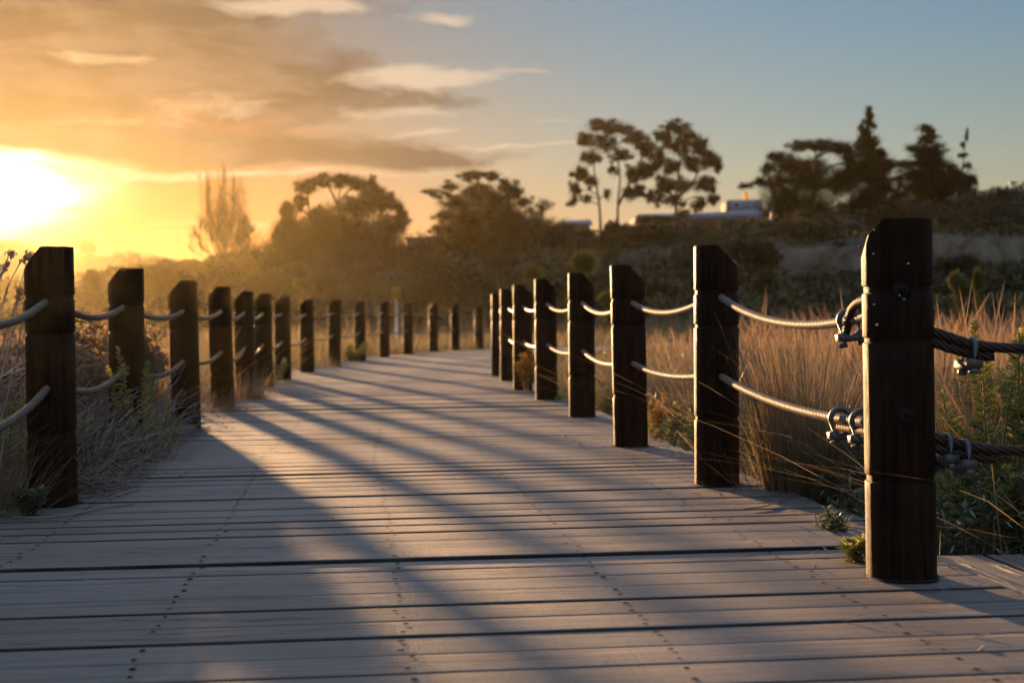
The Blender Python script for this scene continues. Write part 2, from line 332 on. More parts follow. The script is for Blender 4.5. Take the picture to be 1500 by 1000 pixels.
gapw = .0046
tt = np.gradient(st, axis=0); tt /= np.linalg.norm(tt, axis=1)[:, None]; nn = np.stack([tt[:, 1], -tt[:, 0]], -1)
for i in range(len(st) - 1):
    g0, g1 = gapw + rng.normal(0, .0008), gapw + rng.normal(0, .0008)
    if rng.random() < .16: g1 += rng.uniform(.002, .007)
    c0 = st[i] + tt[i] * g0; c1 = st[i + 1] - tt[i + 1] * g1
    r = HALF + rng.uniform(-.02, .02) - (0.05 if 3 < st[i][1] < 5.2 else 0)
    dz = plank(c0, nn[i], c1, nn[i + 1], -HALF + rng.uniform(-.02, .02), r, i + 1)
    if st[i][1] > 30: continue
    for off in (-1.40, -.73, -.06, .60, 1.27):
        for a in (.24, .76):
            if rng.random() < .06: continue
            o = off + rng.normal(0, .008); aa = a + rng.normal(0, .03)
            q = c0 * (1 - aa) + c1 * aa + nn[i] * o; an = np.linspace(0, 2 * math.pi, 9, endpoint=False); rr = rng.uniform(.0065, .0105)
            sc_.add(np.stack([q[0] + np.cos(an) * rr, q[1] + np.sin(an) * rr, np.full(9, .0016 + dz)], -1), [list(range(9))])
# side landing to the right of the corner post: boards laid the other way
NMAIN = len(st)
for j in range(14):
    x0 = 1.485 + j * .2
    c0 = np.array([x0 + .005 - .02, 5.02]); c1 = np.array([x0 + .192 - .02, 5.02]); d = np.array([.10, -1.0])
    plank(c0, d, c1, d, 0, 5.2, NMAIN + j * 3, zoff=-.014)
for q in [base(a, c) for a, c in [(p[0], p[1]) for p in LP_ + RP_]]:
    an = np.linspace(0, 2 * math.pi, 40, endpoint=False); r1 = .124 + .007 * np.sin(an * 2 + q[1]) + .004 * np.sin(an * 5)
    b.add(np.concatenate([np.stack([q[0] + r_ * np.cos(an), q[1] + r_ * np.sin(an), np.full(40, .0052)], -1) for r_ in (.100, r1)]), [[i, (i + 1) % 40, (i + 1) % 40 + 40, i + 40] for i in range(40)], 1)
deck = b.build('boardwalk', [M['deck'], M['hole'], M['dark_edge']], smooth=True, sharp=40); tag(deck, kind='structure')
tag(sc_.build('screw', M['screw'], deck), kind='stuff')

# ------------------------------------------------------------------ posts
def post_mesh(h, cutdir, cut0=0.0, slope=1.05, rounded=0.0, seed=0):
    """round timber post with three turned grooves and a slanted cut across half of its top"""
    rs = np.random.default_rng(seed); K = 56; a = np.linspace(0, 2 * math.pi, K, endpoint=False)
    g = [h * .805, h * .665, h * .28]; prof = [(-.35, 1)]
    z = 0.02
    for gc, gw in sorted([(g[2], .011), (g[1], .009), (g[0], .012)]):
        for q in np.arange(z, gc - gw - .02, .12): prof.append((q, 1))
        prof += [(gc - gw - .003, 1), (gc - gw, .985), (gc - gw + .002, .945), (gc + gw - .002, .945), (gc + gw, .985), (gc + gw + .003, 1)]; z = gc + gw + .05
    prof += [(h - .13, 1), (h - .06, 1), (h - .004, 1), (h, .965)]
    ph = rs.uniform(0, 6, 4)
    V = np.array([[[PR * q * (1 + .012 * math.sin(3 * t + ph[0]) + .008 * math.sin(5 * t + ph[1] + zz * 2)) * math.cos(t), PR * q * (1 + .012 * math.sin(3 * t + ph[0]) + .008 * math.sin(5 * t + ph[1] + zz * 2)) * math.sin(t), zz] for t in a] for zz, q in prof])
    bm = bmesh.new(); vs = [[bm.verts.new(v) for v in row] for row in V]
    for r0, r1 in zip(vs, vs[1:]):
        for k in range(K): bm.faces.new((r0[k], r0[(k + 1) % K], r1[(k + 1) % K], r1[k]))
    bm.faces.new(vs[-1]); bm.faces.new(vs[0][::-1])
    d = Vector((math.cos(cutdir), math.sin(cutdir), 0))
    n = Vector((d.x * slope, d.y * slope, 1)).normalized()
    bmesh.ops.bisect_plane(bm, geom=bm.verts[:] + bm.edges[:] + bm.faces[:], plane_co=d * cut0 + Vector((0, 0, h)), plane_no=n, clear_outer=True)
    ed = [e for e in bm.edges if e.is_boundary]; r = bmesh.ops.holes_fill(bm, edges=ed, sides=0)
    if rounded:
        n2 = Vector((d.x * 3.2, d.y * 3.2, 1)).normalized()
        bmesh.ops.bisect_plane(bm, geom=bm.verts[:] + bm.edges[:] + bm.faces[:], plane_co=d * (PR * .80) + Vector((0, 0, h - slope * (PR * .80 - cut0))), plane_no=n2, clear_outer=True)
        bmesh.ops.holes_fill(bm, edges=[e for e in bm.edges if e.is_boundary], sides=0)
    sh = [e for e in bm.edges if len(e.link_faces) == 2 and e.calc_face_angle(0) > rad(28)]
    bmesh.ops.bevel(bm, geom=[e for e in sh if min(v.co.z for v in e.verts) > h * .86], offset=.004, segments=2, affect='EDGES', clamp_overlap=True)
    me = bpy.data.meshes.new('timber_post'); bm.to_mesh(me); bm.free(); me.materials.append(M['post'])
    me.polygons.foreach_set('use_smooth', np.ones(len(me.polygons), bool)); me.set_sharp_from_angle(angle=rad(32)); return me
LB = [base(a, c) for a, c, _ in LP]; RB = [base(a, c) for a, c, _ in RP]
HREF = 1.15
ml = [post_mesh(HREF, rad(182), .0, 1.05, seed=s_) for s_ in (1, 2, 3)]; mr = [post_mesh(HREF, rad(-3), -.005, 1.0, seed=s_) for s_ in (4, 5, 6)]
ORD = ['first', 'second', 'third', 'fourth', 'fifth', 'sixth', 'seventh', 'eighth', 'ninth', 'tenth', 'eleventh', 'twelfth', 'thirteenth', 'fourteenth', 'last and farthest']
def post(me, xy, h, label, group, lean=(0, 0)):
    o = bpy.data.objects.new('timber_post', me); COL.objects.link(o); o.location = (xy[0], xy[1], 0); o.scale = (1, 1, h / HREF)
    o.rotation_euler = (lean[1], lean[0], rng.uniform(-.08, .08)); return tag(o, label, 'post', group)
for i, ((a, c, h), q) in enumerate(zip(LP, LB)):
    lab = {0: 'largest dark timber post of the left row, dry stalks at its foot', 1: 'dark timber post half wrapped by dead brush and a leafy sprig'}.get(i, 'dark slant-topped timber post, %s from the viewer along the left row' % ORD[i])
    post(ml[i % 3], q, h, lab, 'timber posts along the left edge of the boardwalk', (rng.normal(0, .009), rng.normal(0, .007)))
for i, ((a, c, h), q) in enumerate(zip(RP, RB)):
    if i == 0: continue
    lab = {1: 'dark slant-topped timber post beside the big golden tussock', 5: 'dark timber post with the orange leafed plant at its foot', 7: 'farthest visible timber post of the right row, at the bend'}.get(i, 'dark slant-topped timber post, %s from the viewer along the right row' % ORD[i])
    post(mr[i % 3], q, h, lab, 'timber posts along the right edge of the boardwalk', (rng.normal(0, .009), rng.normal(0, .007)))
# the corner post, close to the viewer
R1 = RB[0]; H1 = RP[0][2]
p1 = bpy.data.objects.new('timber_post', post_mesh(H1, rad(168), PR * .38, 1.0, 1.0, seed=9)); COL.objects.link(p1); p1.location = (R1[0], R1[1], 0); p1.rotation_euler = (0, -.010, 0)
tag(p1, 'big round-shouldered timber corner post with bolt holes and white specks, nearest the viewer', 'post', 'timber posts along the right edge of the boardwalk')
def on_post(px, py):                        # a point of the corner post's near face, in the post's own axes
    v = ray(px, py); o2 = CAM[:2] - R1; A = v[0] ** 2 + v[1] ** 2; B = 2 * (o2 @ v[:2]); Cc = o2 @ o2 - PR ** 2
    t = (-B - math.sqrt(max(0, B * B - 4 * A * Cc))) / (2 * A); q = CAM + v * t; return q - np.array([R1[0], R1[1], 0])
for px, py in ((1325, 424), (1330, 606)):
    q = on_post(px, py); nrm = np.array([q[0], q[1], 0]); nrm /= np.linalg.norm(nrm); ta = np.array([-nrm[1], nrm[0], 0]); up = np.array([0, 0, 1.])
    hb = MB(); an = np.linspace(0, 2 * math.pi, 20, endpoint=False)
    hb.add(q + nrm * .0022 + np.outer(np.cos(an), ta) * .025 + np.outer(np.sin(an), up) * .025, [list(range(20))])
    hb.add(np.concatenate([q + nrm * e + np.outer(np.cos(an), ta) * r_ + np.outer(np.sin(an), up) * r_ for e, r_ in ((.000, .030), (.0045, .028), (.0045, .024), (.0, .023))]), [[i + j * 20, (i + 1) % 20 + j * 20, (i + 1) % 20 + j * 20 + 20, i + j * 20 + 20] for j in range(3) for i in range(20)], 1)
    hb.build('bolt_hole', [M['hole'], M['post']], p1)
    bt = MB(); an = np.linspace(0, 2 * math.pi, 6, endpoint=False) + .3
    bt.add(np.concatenate([q + nrm * .003 + np.outer(np.cos(an), ta) * .012 + np.outer(np.sin(an), up) * .012 + np.array([.003, 0, -.004]), q + nrm * .010 + np.outer(np.cos(an), ta) * .012 + np.outer(np.sin(an), up) * .012 + np.array([.003, 0, -.004])]), [[i, (i + 1) % 6, (i + 1) % 6 + 6, i + 6] for i in range(6)])
    bt.f.append(np.array([[6, 7, 8, 9, 10, 11]])); bt.mi.append(0); bt.build('bolt', M['screw'], p1)
for px, py, w in ((1286, 336, 5), (1285, 371, 5), (1335, 386, 5), (1285, 445, 5), (1289, 475, 8), (1328, 437, 7), (1322, 432, 5), (1264, 360, 3)):
    q = on_post(px, py); nrm = np.array([q[0], q[1], 0]); nrm /= np.linalg.norm(nrm); ta = np.array([-nrm[1], nrm[0], 0]); r_ = w * .0008; an = np.linspace(0, 2 * math.pi, 10, endpoint=False)
    rr = r_ * rng.uniform(.7, 1.2, 10); ring = q + nrm * .002 + np.outer(np.cos(an) * rr, ta) + np.outer(np.sin(an) * rr * .6, [0, 0, 1.])
    sp = MB(); sp.add(np.vstack([ring, q + nrm * .0035]), [[i, (i + 1) % 10, 10] for i in range(10)]); sp.build('speck', M['speck'], p1)

# ------------------------------------------------------------------ wire ropes
RR = .0172
def rope_mesh(b, P, r, lobes=6, lay=.108, detail=True):
    """laid strands: a lobed section turning along the rope"""
    if not detail: q0 = b.n; b.tube(resample(P, .06), r * .97, 10); b.uv[-1][:, 1] = .8; return
    Q = resample(P, lay / 34); n = len(Q); k = lobes * 3
    T = np.gradient(Q, axis=0); T /= np.linalg.norm(T, axis=1)[:, None]
    A = np.cross(T, [0, 0, 1.]); A /= np.linalg.norm(A, axis=1)[:, None]; B = np.cross(T, A)
    a = np.linspace(0, 2 * math.pi, k, endpoint=False)[None] + (np.arange(n) * 2 * math.pi / 34)[:, None]
    rad_ = np.tile([.62, 1.02, .98], lobes)[None] * r
    V = Q[:, None] + (rad_ * np.cos(a))[..., None] * A[:, None] + (rad_ * np.sin(a))[..., None] * B[:, None]
    i = np.arange(n - 1)[:, None] * k; j = np.arange(k)[None]; j2 = (j + 1) % k
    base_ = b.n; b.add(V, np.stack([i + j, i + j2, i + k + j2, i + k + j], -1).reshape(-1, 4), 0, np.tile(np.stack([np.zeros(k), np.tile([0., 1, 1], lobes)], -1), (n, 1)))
    b.f.append(np.array([list(range(base_, base_ + k))])); b.mi.append(0); b.f.append(np.array([list(range(base_ + n * k - k, base_ + n * k))[::-1]])); b.mi.append(0)
def spans(posts, zs, sag):
    """hanging line through the holes of successive posts"""
    out = []
    for (p, z0), (q, z1), s_ in zip(zip(posts, zs), zip(posts[1:], zs[1:]), sag):
        t = np.linspace(0, 1, 17)[:-1]; xy = np.outer(1 - t, p) + np.outer(t, q); z = z0 * (1 - t) + z1 * t - 4 * s_ * t * (1 - t)
        out.append(np.concatenate([xy, z[:, None]], 1))
    return out + [np.array([[*posts[-1], zs[-1]]])]
def split_rope(segs, ndetail, r, b):
    P = np.vstack(segs[:ndetail] + [segs[ndetail][:1]]); rope_mesh(b, P, r)
    Pf = np.vstack(segs[ndetail:])
    if len(Pf) > 2: rope_mesh(b, Pf, r, detail=False)
L0 = np.array([-1.80, 4.15])                 # the next post of the left row stands just outside the frame
LPOS = [L0] + LB; LH = [1.15] + [h for *_, h in LP]
post(ml[2], L0, 1.15, 'timber post of the left row just outside the frame', 'timber posts along the left edge of the boardwalk')
sagL = [.10, .085, .085, .07, .08, .07, .06, .06, .05, .05, .05, .05, .04, .04, .04]
for fr, nm in ((.805, 'upper'), (.475, 'lower')):
    b = MB(); sg = [x * (1.25 if nm == 'lower' else 1) * rng.uniform(.8, 1.2) for x in sagL]
    split_rope(spans(LPOS, [h * fr - .004 for h in LH], sg), 5, RR, b)
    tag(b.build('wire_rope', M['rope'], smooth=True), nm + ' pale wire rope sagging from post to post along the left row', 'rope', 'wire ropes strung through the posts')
RB9 = [np.array([-.26, 22.6]), np.array([-.22, 25.0])]
zr = {}
zr['upper'] = [pt(1262, 447, R1[1])[2]] + [h * .80 for *_, h in RP[1:]]
zr['lower'] = [pt(1265, 622, R1[1])[2]] + [h * .465 for *_, h in RP[1:]]
ropes = {}
for nm, sg in (('upper', [.105, .085, .09, .08, .07, .06, .05]), ('lower', [.055, .05, .06, .06, .05, .05, .04])):
    b = MB(); split_rope(spans(RB, zr[nm], sg), 4, RR, b)
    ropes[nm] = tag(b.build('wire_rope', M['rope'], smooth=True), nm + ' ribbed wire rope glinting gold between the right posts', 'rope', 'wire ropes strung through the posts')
def clamp(parent, pos, along, roll=0, scale=1.0, mat='steel', saddle='pale_steel', label=None):
    """bulldog grip: bent bolt over the rope, saddle under it, two nuts"""
    y = np.array(along, float); y /= np.linalg.norm(y); x = np.cross(y, [0, 0, 1.]); x /= np.linalg.norm(x); z = np.cross(x, y)
    c, s_ = math.cos(roll), math.sin(roll); x, z = x * c + z * s_, z * c - x * s_
    e = bpy.data.objects.new('rope_clamp', None); COL.objects.link(e); e.parent = parent; e.empty_display_size = .05
    e.matrix_world = Matrix(((x[0] * scale, y[0] * scale, z[0] * scale, pos[0]), (x[1] * scale, y[1] * scale, z[1] * scale, pos[1]), (x[2] * scale, y[2] * scale, z[2] * scale, pos[2]), (0, 0, 0, 1)))
    an = np.linspace(0, math.pi, 12); w = .030; arc = [(w * math.cos(t), 0, .012 + w * math.sin(t)) for t in an]
    u = MB(); u.tube([(w, 0, -.075), (w, 0, -.03)] + arc + [(-w, 0, -.03), (-w, 0, -.075)], .0092, 10); u.build('bent_bolt', M[mat], e, smooth=True)
    sd = MB(); hx, hy = .044, .022
    sec = [(-1, -.046), (-1, -.026), (-.55, -.022), (-.3, -.034), (.3, -.034), (.55, -.022), (1, -.026), (1, -.046), (.6, -.054), (-.6, -.054)]
    v = np.array([[hx * a, s2 * hy, zz] for s2 in (-1, 1) for a, zz in sec]); m = len(sec)
    sd.add(v, [[i, (i + 1) % m, (i + 1) % m + m, i + m] for i in range(m)]); sd.f.append(np.array([list(range(m))[::-1]])); sd.mi.append(0); sd.f.append(np.array([list(range(m, 2 * m))])); sd.mi.append(0)
    sd.build('saddle', M[saddle], e)
    for q in (-1, 1):
        nb = MB(); an = np.linspace(0, 2 * math.pi, 6, endpoint=False) + .2
        ring = lambda zz, rr: np.stack([q * w + rr * np.cos(an), rr * np.sin(an), np.full(6, zz)], -1)
        nb.add(np.vstack([ring(-.070, .012), ring(-.068, .015), ring(-.056, .015), ring(-.0545, .013)]), [[i + j * 6, (i + 1) % 6 + j * 6, (i + 1) % 6 + j * 6 + 6, i + j * 6 + 6] for j in range(3) for i in range(6)])
        nb.f.append(np.array([[5, 4, 3, 2, 1, 0]])); nb.mi.append(0); nb.f.append(np.array([[18, 19, 20, 21, 22, 23]])); nb.mi.append(0)
        nb.build('nut', M[mat], e)
    return e
dr = np.array([RB[1][0] - R1[0], RB[1][1] - R1[1], 0]); dr /= np.linalg.norm(dr)
def rope_at(zlist, sag, dist):
    L = np.linalg.norm(RB[1] - R1); t = dist / L; z = zlist[0] * (1 - t) + zlist[1] * t - 4 * sag * t * (1 - t)
    return np.array([R1[0], R1[1], 0]) + dr * dist + np.array([0, 0, z])
for nm, sag, ds in (('upper', .105, (.50,)), ('lower', .055, (.37, .60))):
    for d_ in ds:
        q = rope_at(zr[nm], sag, d_); q2 = rope_at(zr[nm], sag, d_ + .05); clamp(ropes[nm], q + np.array([0, 0, -.012]), q2 - q, .15, 1.15, 'steel_dark', 'steel_dark')
    tl = MB(); pts = [rope_at(zr[nm], sag, t) + np.array([.012, 0, .030 if nm == 'upper' else -.030]) * f_ for t, f_ in ((.02, .2), (.2, 1.15), (.4, 1.15), (.66, 1.1))]
    if nm == 'upper': pts = [np.array([R1[0] - .02, R1[1] + .05, zr[nm][0] - .02]), rope_at(zr[nm], sag, .22) + [-.028, 0, .045], rope_at(zr[nm], sag, .40) + [-.022, 0, .034], rope_at(zr[nm], sag, .52) + [-.006, 0, -.040], rope_at(zr[nm], sag, .58) + [0, 0, -.04]]
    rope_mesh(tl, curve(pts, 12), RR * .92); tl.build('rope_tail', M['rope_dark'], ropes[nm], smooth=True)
# ropes leaving the corner post to the right
R0P = np.array([3.3, 4.05])
for nm, p0, p1_, p2 in (('upper', (1330, 474), (1430, 505), (1500, 510)), ('lower', (1335, 632), (1432, 655), (1500, 660))):
    b = MB(); d0, d1, d2 = R1[1], R1[1] - .07, R1[1] - .11
    c = [pt(*p0, d0), pt(p0[0] * .45 + p1_[0] * .55, p0[1] * .42 + p1_[1] * .58, d0 * .5 + d1 * .5), pt(*p1_, d1), pt(*p2, d2), pt(1700, p2[1] - 2, d2 - .12), np.array([*R0P, pt(1700, p2[1], d2)[2] + .05])]
    cc = curve(c, 14); rope_mesh(b, cc, .0165, 6, .20)
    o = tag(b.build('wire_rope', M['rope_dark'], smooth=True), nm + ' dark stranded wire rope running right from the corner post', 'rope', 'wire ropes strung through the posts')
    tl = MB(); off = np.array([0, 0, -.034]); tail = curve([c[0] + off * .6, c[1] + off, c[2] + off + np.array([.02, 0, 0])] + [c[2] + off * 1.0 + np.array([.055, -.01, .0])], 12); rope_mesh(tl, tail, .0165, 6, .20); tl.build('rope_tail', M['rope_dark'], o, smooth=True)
    for px, py, D in (((1420, 514, d1),) if nm == 'upper' else ((1385, 655, d0 - .03), (1411, 663, d1))):
        q = pt(px, py, D); a_ = c[3] - c[1]; ca, sa = math.cos(.6), math.sin(.6); a_ = np.array([a_[0] * ca - a_[1] * sa, a_[0] * sa + a_[1] * ca, a_[2]])
        clamp(o, q + np.array([0, 0, -.004]), a_, .1 if nm == 'upper' else .25, 1.0, 'steel', 'pale_steel')
post(mr[0], R0P, 1.15, 'timber post of the right branch just outside the frame', 'timber posts along the right edge of the boardwalk')

# ------------------------------------------------------------------ grass, tussocks and plants by the boardwalk
def scatter(n, y0, y1, pa, pb):
    y = np.exp(rng.uniform(math.log(y0), math.log(y1), n)); px = rng.uniform(pa, pb, n); return (px - 750) / FPX * y, y
def clumped(n, per, y0, y1, pa, pb, spread, ok):
    x, y = scatter(n, y0, y1, pa, pb); cx = np.repeat(x, per); cy = np.repeat(y, per); sp_ = spread * (1 + cy * .02)
    dx = rng.normal(0, 1, len(cx)) * sp_; dy = rng.normal(0, 1, len(cx)) * sp_; X_ = cx + dx; Y_ = cy + dy
    s = course(X_, Y_); k = ok(X_, Y_, s); az = np.arctan2(dy, dx) + rng.normal(0, .7, len(dx))
    hc = np.repeat(rng.uniform(.75, 1.2, n), per)
    return X_[k], Y_[k], s[k], az[k], hc[k], np.repeat(np.arange(n), per)[k]
landing = lambda x, y: (x > 1.45) & (y < 5.05)
okR = lambda x, y, s: (s > HALF + .02) & ~landing(x, y) & (y > 3.5)
okL = lambda x, y, s: (s < -HALF - .02) & ~((y < 6.5) & (750 + FPX * x / y > -30) )
def ground_pts(x, y): return np.stack([x, y, gz(x, y)], -1)
# right-hand meadow
b = MB()
x, y, s, az, hc, ci = clumped(2600, 20, 5.1, 50, 790, 1900, .09, okR); n = len(x)
h = hc * np.interp(s, [1.9, 2.5, 4.0], [.28, .48, .66]) * np.interp(y, [5, 12, 25, 50], [1.0, 1.0, .85, .7]) * rng.uniform(.55, 1.15, n); h *= np.where(s < 3, .85, 1)
b.blades(ground_pts(x, y), h, .0034 + .00075 * y * rng.uniform(.5, 1.2, n), az, rng.uniform(-.15, .75, n), rng.uniform(-.25, .85, n), 4)
x, y, s, az, hc, ci = clumped(650, 6, 6.2, 40, 980, 1900, .2, lambda x, y, s: okR(x, y, s) & (s > 2.6)); n = len(x)
h = hc * rng.uniform(.7, 1.1, n) * np.where(x / y > .15, 1.0, .85)
sd = rng.uniform(0, math.pi, n); le = rng.uniform(.02, .25, n); be = rng.uniform(.0, .3, n); P = ground_pts(x, y)
prof = ([0, .66, .72, .84, .95, 1], [.22, .18, .9, 1.0, .5, .1])
for add in (0, math.pi / 2): b.blades(P, h, .0045 + .0004 * y, az, le, be, 7, sd + add, prof, 1)
tag(b.build('dry_grass', [M['straw'], M['straw_pink']]), kind='stuff')
# low leafy undergrowth at the board ends, bent and broken stalks among the grass
b = MB(); x, y, s, az, hc, ci = clumped(900, 26, 5.2, 24, 800, 1900, .10, lambda x, y, s: okR(x, y, s) & (s < 4.5)); n = len(x)
P = ground_pts(x, y); P[:, 2] += rng.uniform(.02, .42, n) * np.interp(s, [1.9, 2.4], [.5, 1]) + .1; b.leaves(P, rng.uniform(.012, .034, n) * np.interp(y, [5, 20], [1, 1.5]), .22, rng.integers(0, 2, 1)[0])
x, y, s, az, hc, ci = clumped(700, 8, 5.2, 30, 800, 1900, .25, lambda x, y, s: okR(x, y, s) & (s > 2.15)); n = len(x)
b.blades(ground_pts(x, y), rng.uniform(.4, 1.0, n), .004 + .0006 * y, rng.uniform(0, 6.28, n), rng.uniform(.5, 1.3, n), rng.uniform(-.2, .9, n), 5, mi=2)
tag(b.build('undergrowth', [M['spurge_blue'], M['orange'], M['greygrass']]), kind='stuff')
# left bank
b = MB()
x, y, s, az, hc, ci = clumped(2300, 18, 5.2, 50, -420, 760, .10, okL); n = len(x)
h = hc * np.interp(-s, [1.9, 2.5, 4.5], [.38, .55, .66]) * rng.uniform(.5, 1.1, n) * np.interp(y, [4, 30, 50], [1.05, .8, .7])
b.blades(ground_pts(x, y), h, .0032 + .0007 * y * rng.uniform(.5, 1.2, n), az, rng.uniform(.05, .5, n), rng.uniform(0, .5, n), 3)
x, y, s, az, hc, ci = clumped(260, 6, 7, 40, -300, 560, .15, lambda x, y, s: okL(x, y, s) & (s < -2.5)); n = len(x)
P = ground_pts(x, y); h = hc * rng.uniform(.65, .92, n); sd = rng.uniform(0, math.pi, n); le = rng.uniform(.02, .25, n); be = rng.uniform(0, .3, n)
for add in (0, math.pi / 2): b.blades(P, h, .009 + .0007 * y, az, le, be, 7, sd + add, prof, 1)
tag(b.build('dry_grass', [M['straw'], M['straw_pink']]), kind='stuff')
b = MB(); x, y, s, az, hc, ci = clumped(190, 48, 10.5, 34, 120, 720, .10, lambda x, y, s: (s < -1.74) & (s > -2.7)); n = len(x)
b.blades(ground_pts(x, y), hc * rng.uniform(.3, .85, n) + .1, .0045 + .0006 * y, az, rng.uniform(.05, .6, n), rng.uniform(0, .6, n), 4); tag(b.build('dry_grass', [M['straw']]), kind='stuff')
b = MB()
x, y, s, az, hc, ci = clumped(1250, 40, 5.6, 12.5, -150, 330, .07, lambda x, y, s: okL(x, y, s) & (s < -HALF - .08) & (s > -4.2)); n = len(x)
b.blades(ground_pts(x, y), hc * np.interp(-s, [1.9, 2.3, 3.5], [.55, .82, .98]) * rng.uniform(.5, 1.1, n), .0045 * rng.uniform(.5, 1.2, n), az, rng.uniform(.1, .6, n), rng.uniform(0, .6, n), 4)
tag(b.build('dry_grass', [M['greygrass'], M['straw_pink']]), kind='stuff')
# the flat beyond the bend and the rough slope up to the trees
b = MB(); x, y, s, az, hc, ci = clumped(1500, 14, 36, 62, 300, 1600, .3, lambda x, y, s: (np.abs(s) > HALF + .05)); n = len(x)
b.blades(ground_pts(x, y), hc * rng.uniform(.35, .75, n), .03 * rng.uniform(.5, 1.2, n), az, rng.uniform(.05, .4, n), rng.uniform(0, .5, n), 2)
x, y, s, az, hc, ci = clumped(2600, 12, 52, 150, -350, 1900, .7, lambda x, y, s: y > 45); n = len(x)
b.blades(ground_pts(x, y), hc * rng.uniform(.3, .8, n), .09 * rng.uniform(.5, 1.2, n), az, rng.uniform(.1, .5, n), rng.uniform(0, .5, n), 2, mi=1)
tag(b.build('rough_grass', [M['straw'], M['greygrass']]), kind='stuff')
# low scrub over the far slope
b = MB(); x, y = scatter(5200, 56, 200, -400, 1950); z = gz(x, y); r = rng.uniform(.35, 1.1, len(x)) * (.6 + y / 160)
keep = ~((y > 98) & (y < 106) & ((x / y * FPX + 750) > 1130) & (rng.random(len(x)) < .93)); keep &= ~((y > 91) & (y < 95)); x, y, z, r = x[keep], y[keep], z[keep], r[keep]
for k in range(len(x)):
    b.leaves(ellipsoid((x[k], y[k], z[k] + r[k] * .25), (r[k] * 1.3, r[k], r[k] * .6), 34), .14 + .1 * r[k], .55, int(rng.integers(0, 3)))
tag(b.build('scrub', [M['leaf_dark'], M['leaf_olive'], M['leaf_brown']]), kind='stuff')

# dead brush between the first posts on the left, spilling on to the boards
b = MB()
def twigs(n, cx, cy, sx, sy, ztop, r0, L, mi=0):
    for _ in range(n):
        x = rng.normal(cx, sx); y = rng.normal(cy, sy)
        s_ = float(course(np.array([x]), np.array([y]))[0]); lim = -HALF + .34
        if s_ > lim: x -= (s_ - lim) + abs(rng.normal(0, .12))
        mound = ztop * max(.06, 1 - max(0, (s_ + 2.5)) * 1.3)
        p = np.array([x, y, .01 + rng.random() ** 1.5 * mound]); a = rng.uniform(0, 2 * math.pi); el = rng.normal(.15, .4); pts = [p]; l = L * rng.uniform(.4, 1.2) / 5
        for _k in range(5):
            a += rng.normal(0, .42); el = el * .8 + rng.normal(0, .28); p = p + l * np.array([math.cos(a) * math.cos(el), math.sin(a) * math.cos(el), math.sin(el)]); p[2] = max(p[2], .008 + rng.random() * .02); pts.append(p)
        pts = np.array(pts); sx_ = course(pts[:, 0], pts[:, 1])
        if (sx_ > -HALF + .62).any(): continue
        qx = 750 + FPX * pts[:, 0] / pts[:, 1]
        if ((pts[:, 1] < 6.42) & (qx > 5) & (qx < 150)).any(): continue
        if ((np.linalg.norm(pts[:, None, :2] - np.array(LB)[None], axis=2) < PR + .01) & (pts[:, 2:3] < 1.2)).any(): continue
        if ((np.linalg.norm(pts[:, None, :2] - np.array([L0])[None], axis=2) < PR + .01)).any(): continue
        b.tube(pts, np.linspace(r0, r0 * .4, 6), 3, mi, caps=False)
twigs(3800, -2.6, 7.7, .40, .85, .90, .0045, .55); twigs(1500, -2.75, 9.6, .35, .8, .78, .004, .5); twigs(900, -2.75, 6.3, .5, .7, .8, .0035, .6); twigs(420, -2.75, 9.4, .3, .6, .6, .004, .5); twigs(450, -2.2, 7.5, .22, .7, .25, .0045, .45)
# arching stems above the brush, lit from behind
for _ in range(300):
    x = rng.normal(-2.9, .55); y = rng.normal(7.0, 1.0); 
    if float(course(np.array([x]), np.array([y]))[0]) > -2.05: x -= .7
    a = rng.uniform(-.6, .9) if rng.random() < .55 else rng.uniform(0, 6.28); L = rng.uniform(.6, 1.25); t = np.linspace(0, 1, 8); ben = rng.uniform(.2, .75)
    d_ = L * ben * t ** 1.6; pts = np.stack([x + d_ * math.cos(a), y + d_ * math.sin(a), -.15 + L * (t - .32 * ben * t ** 2.6)], -1)
    if (course(pts[:, 0], pts[:, 1]) > -HALF + .25).any(): continue
    b.tube(pts, np.linspace(.0038, .0018, 8), 3, 0, caps=False)
tag(b.build('dry_brush', M['twig']), kind='stuff')

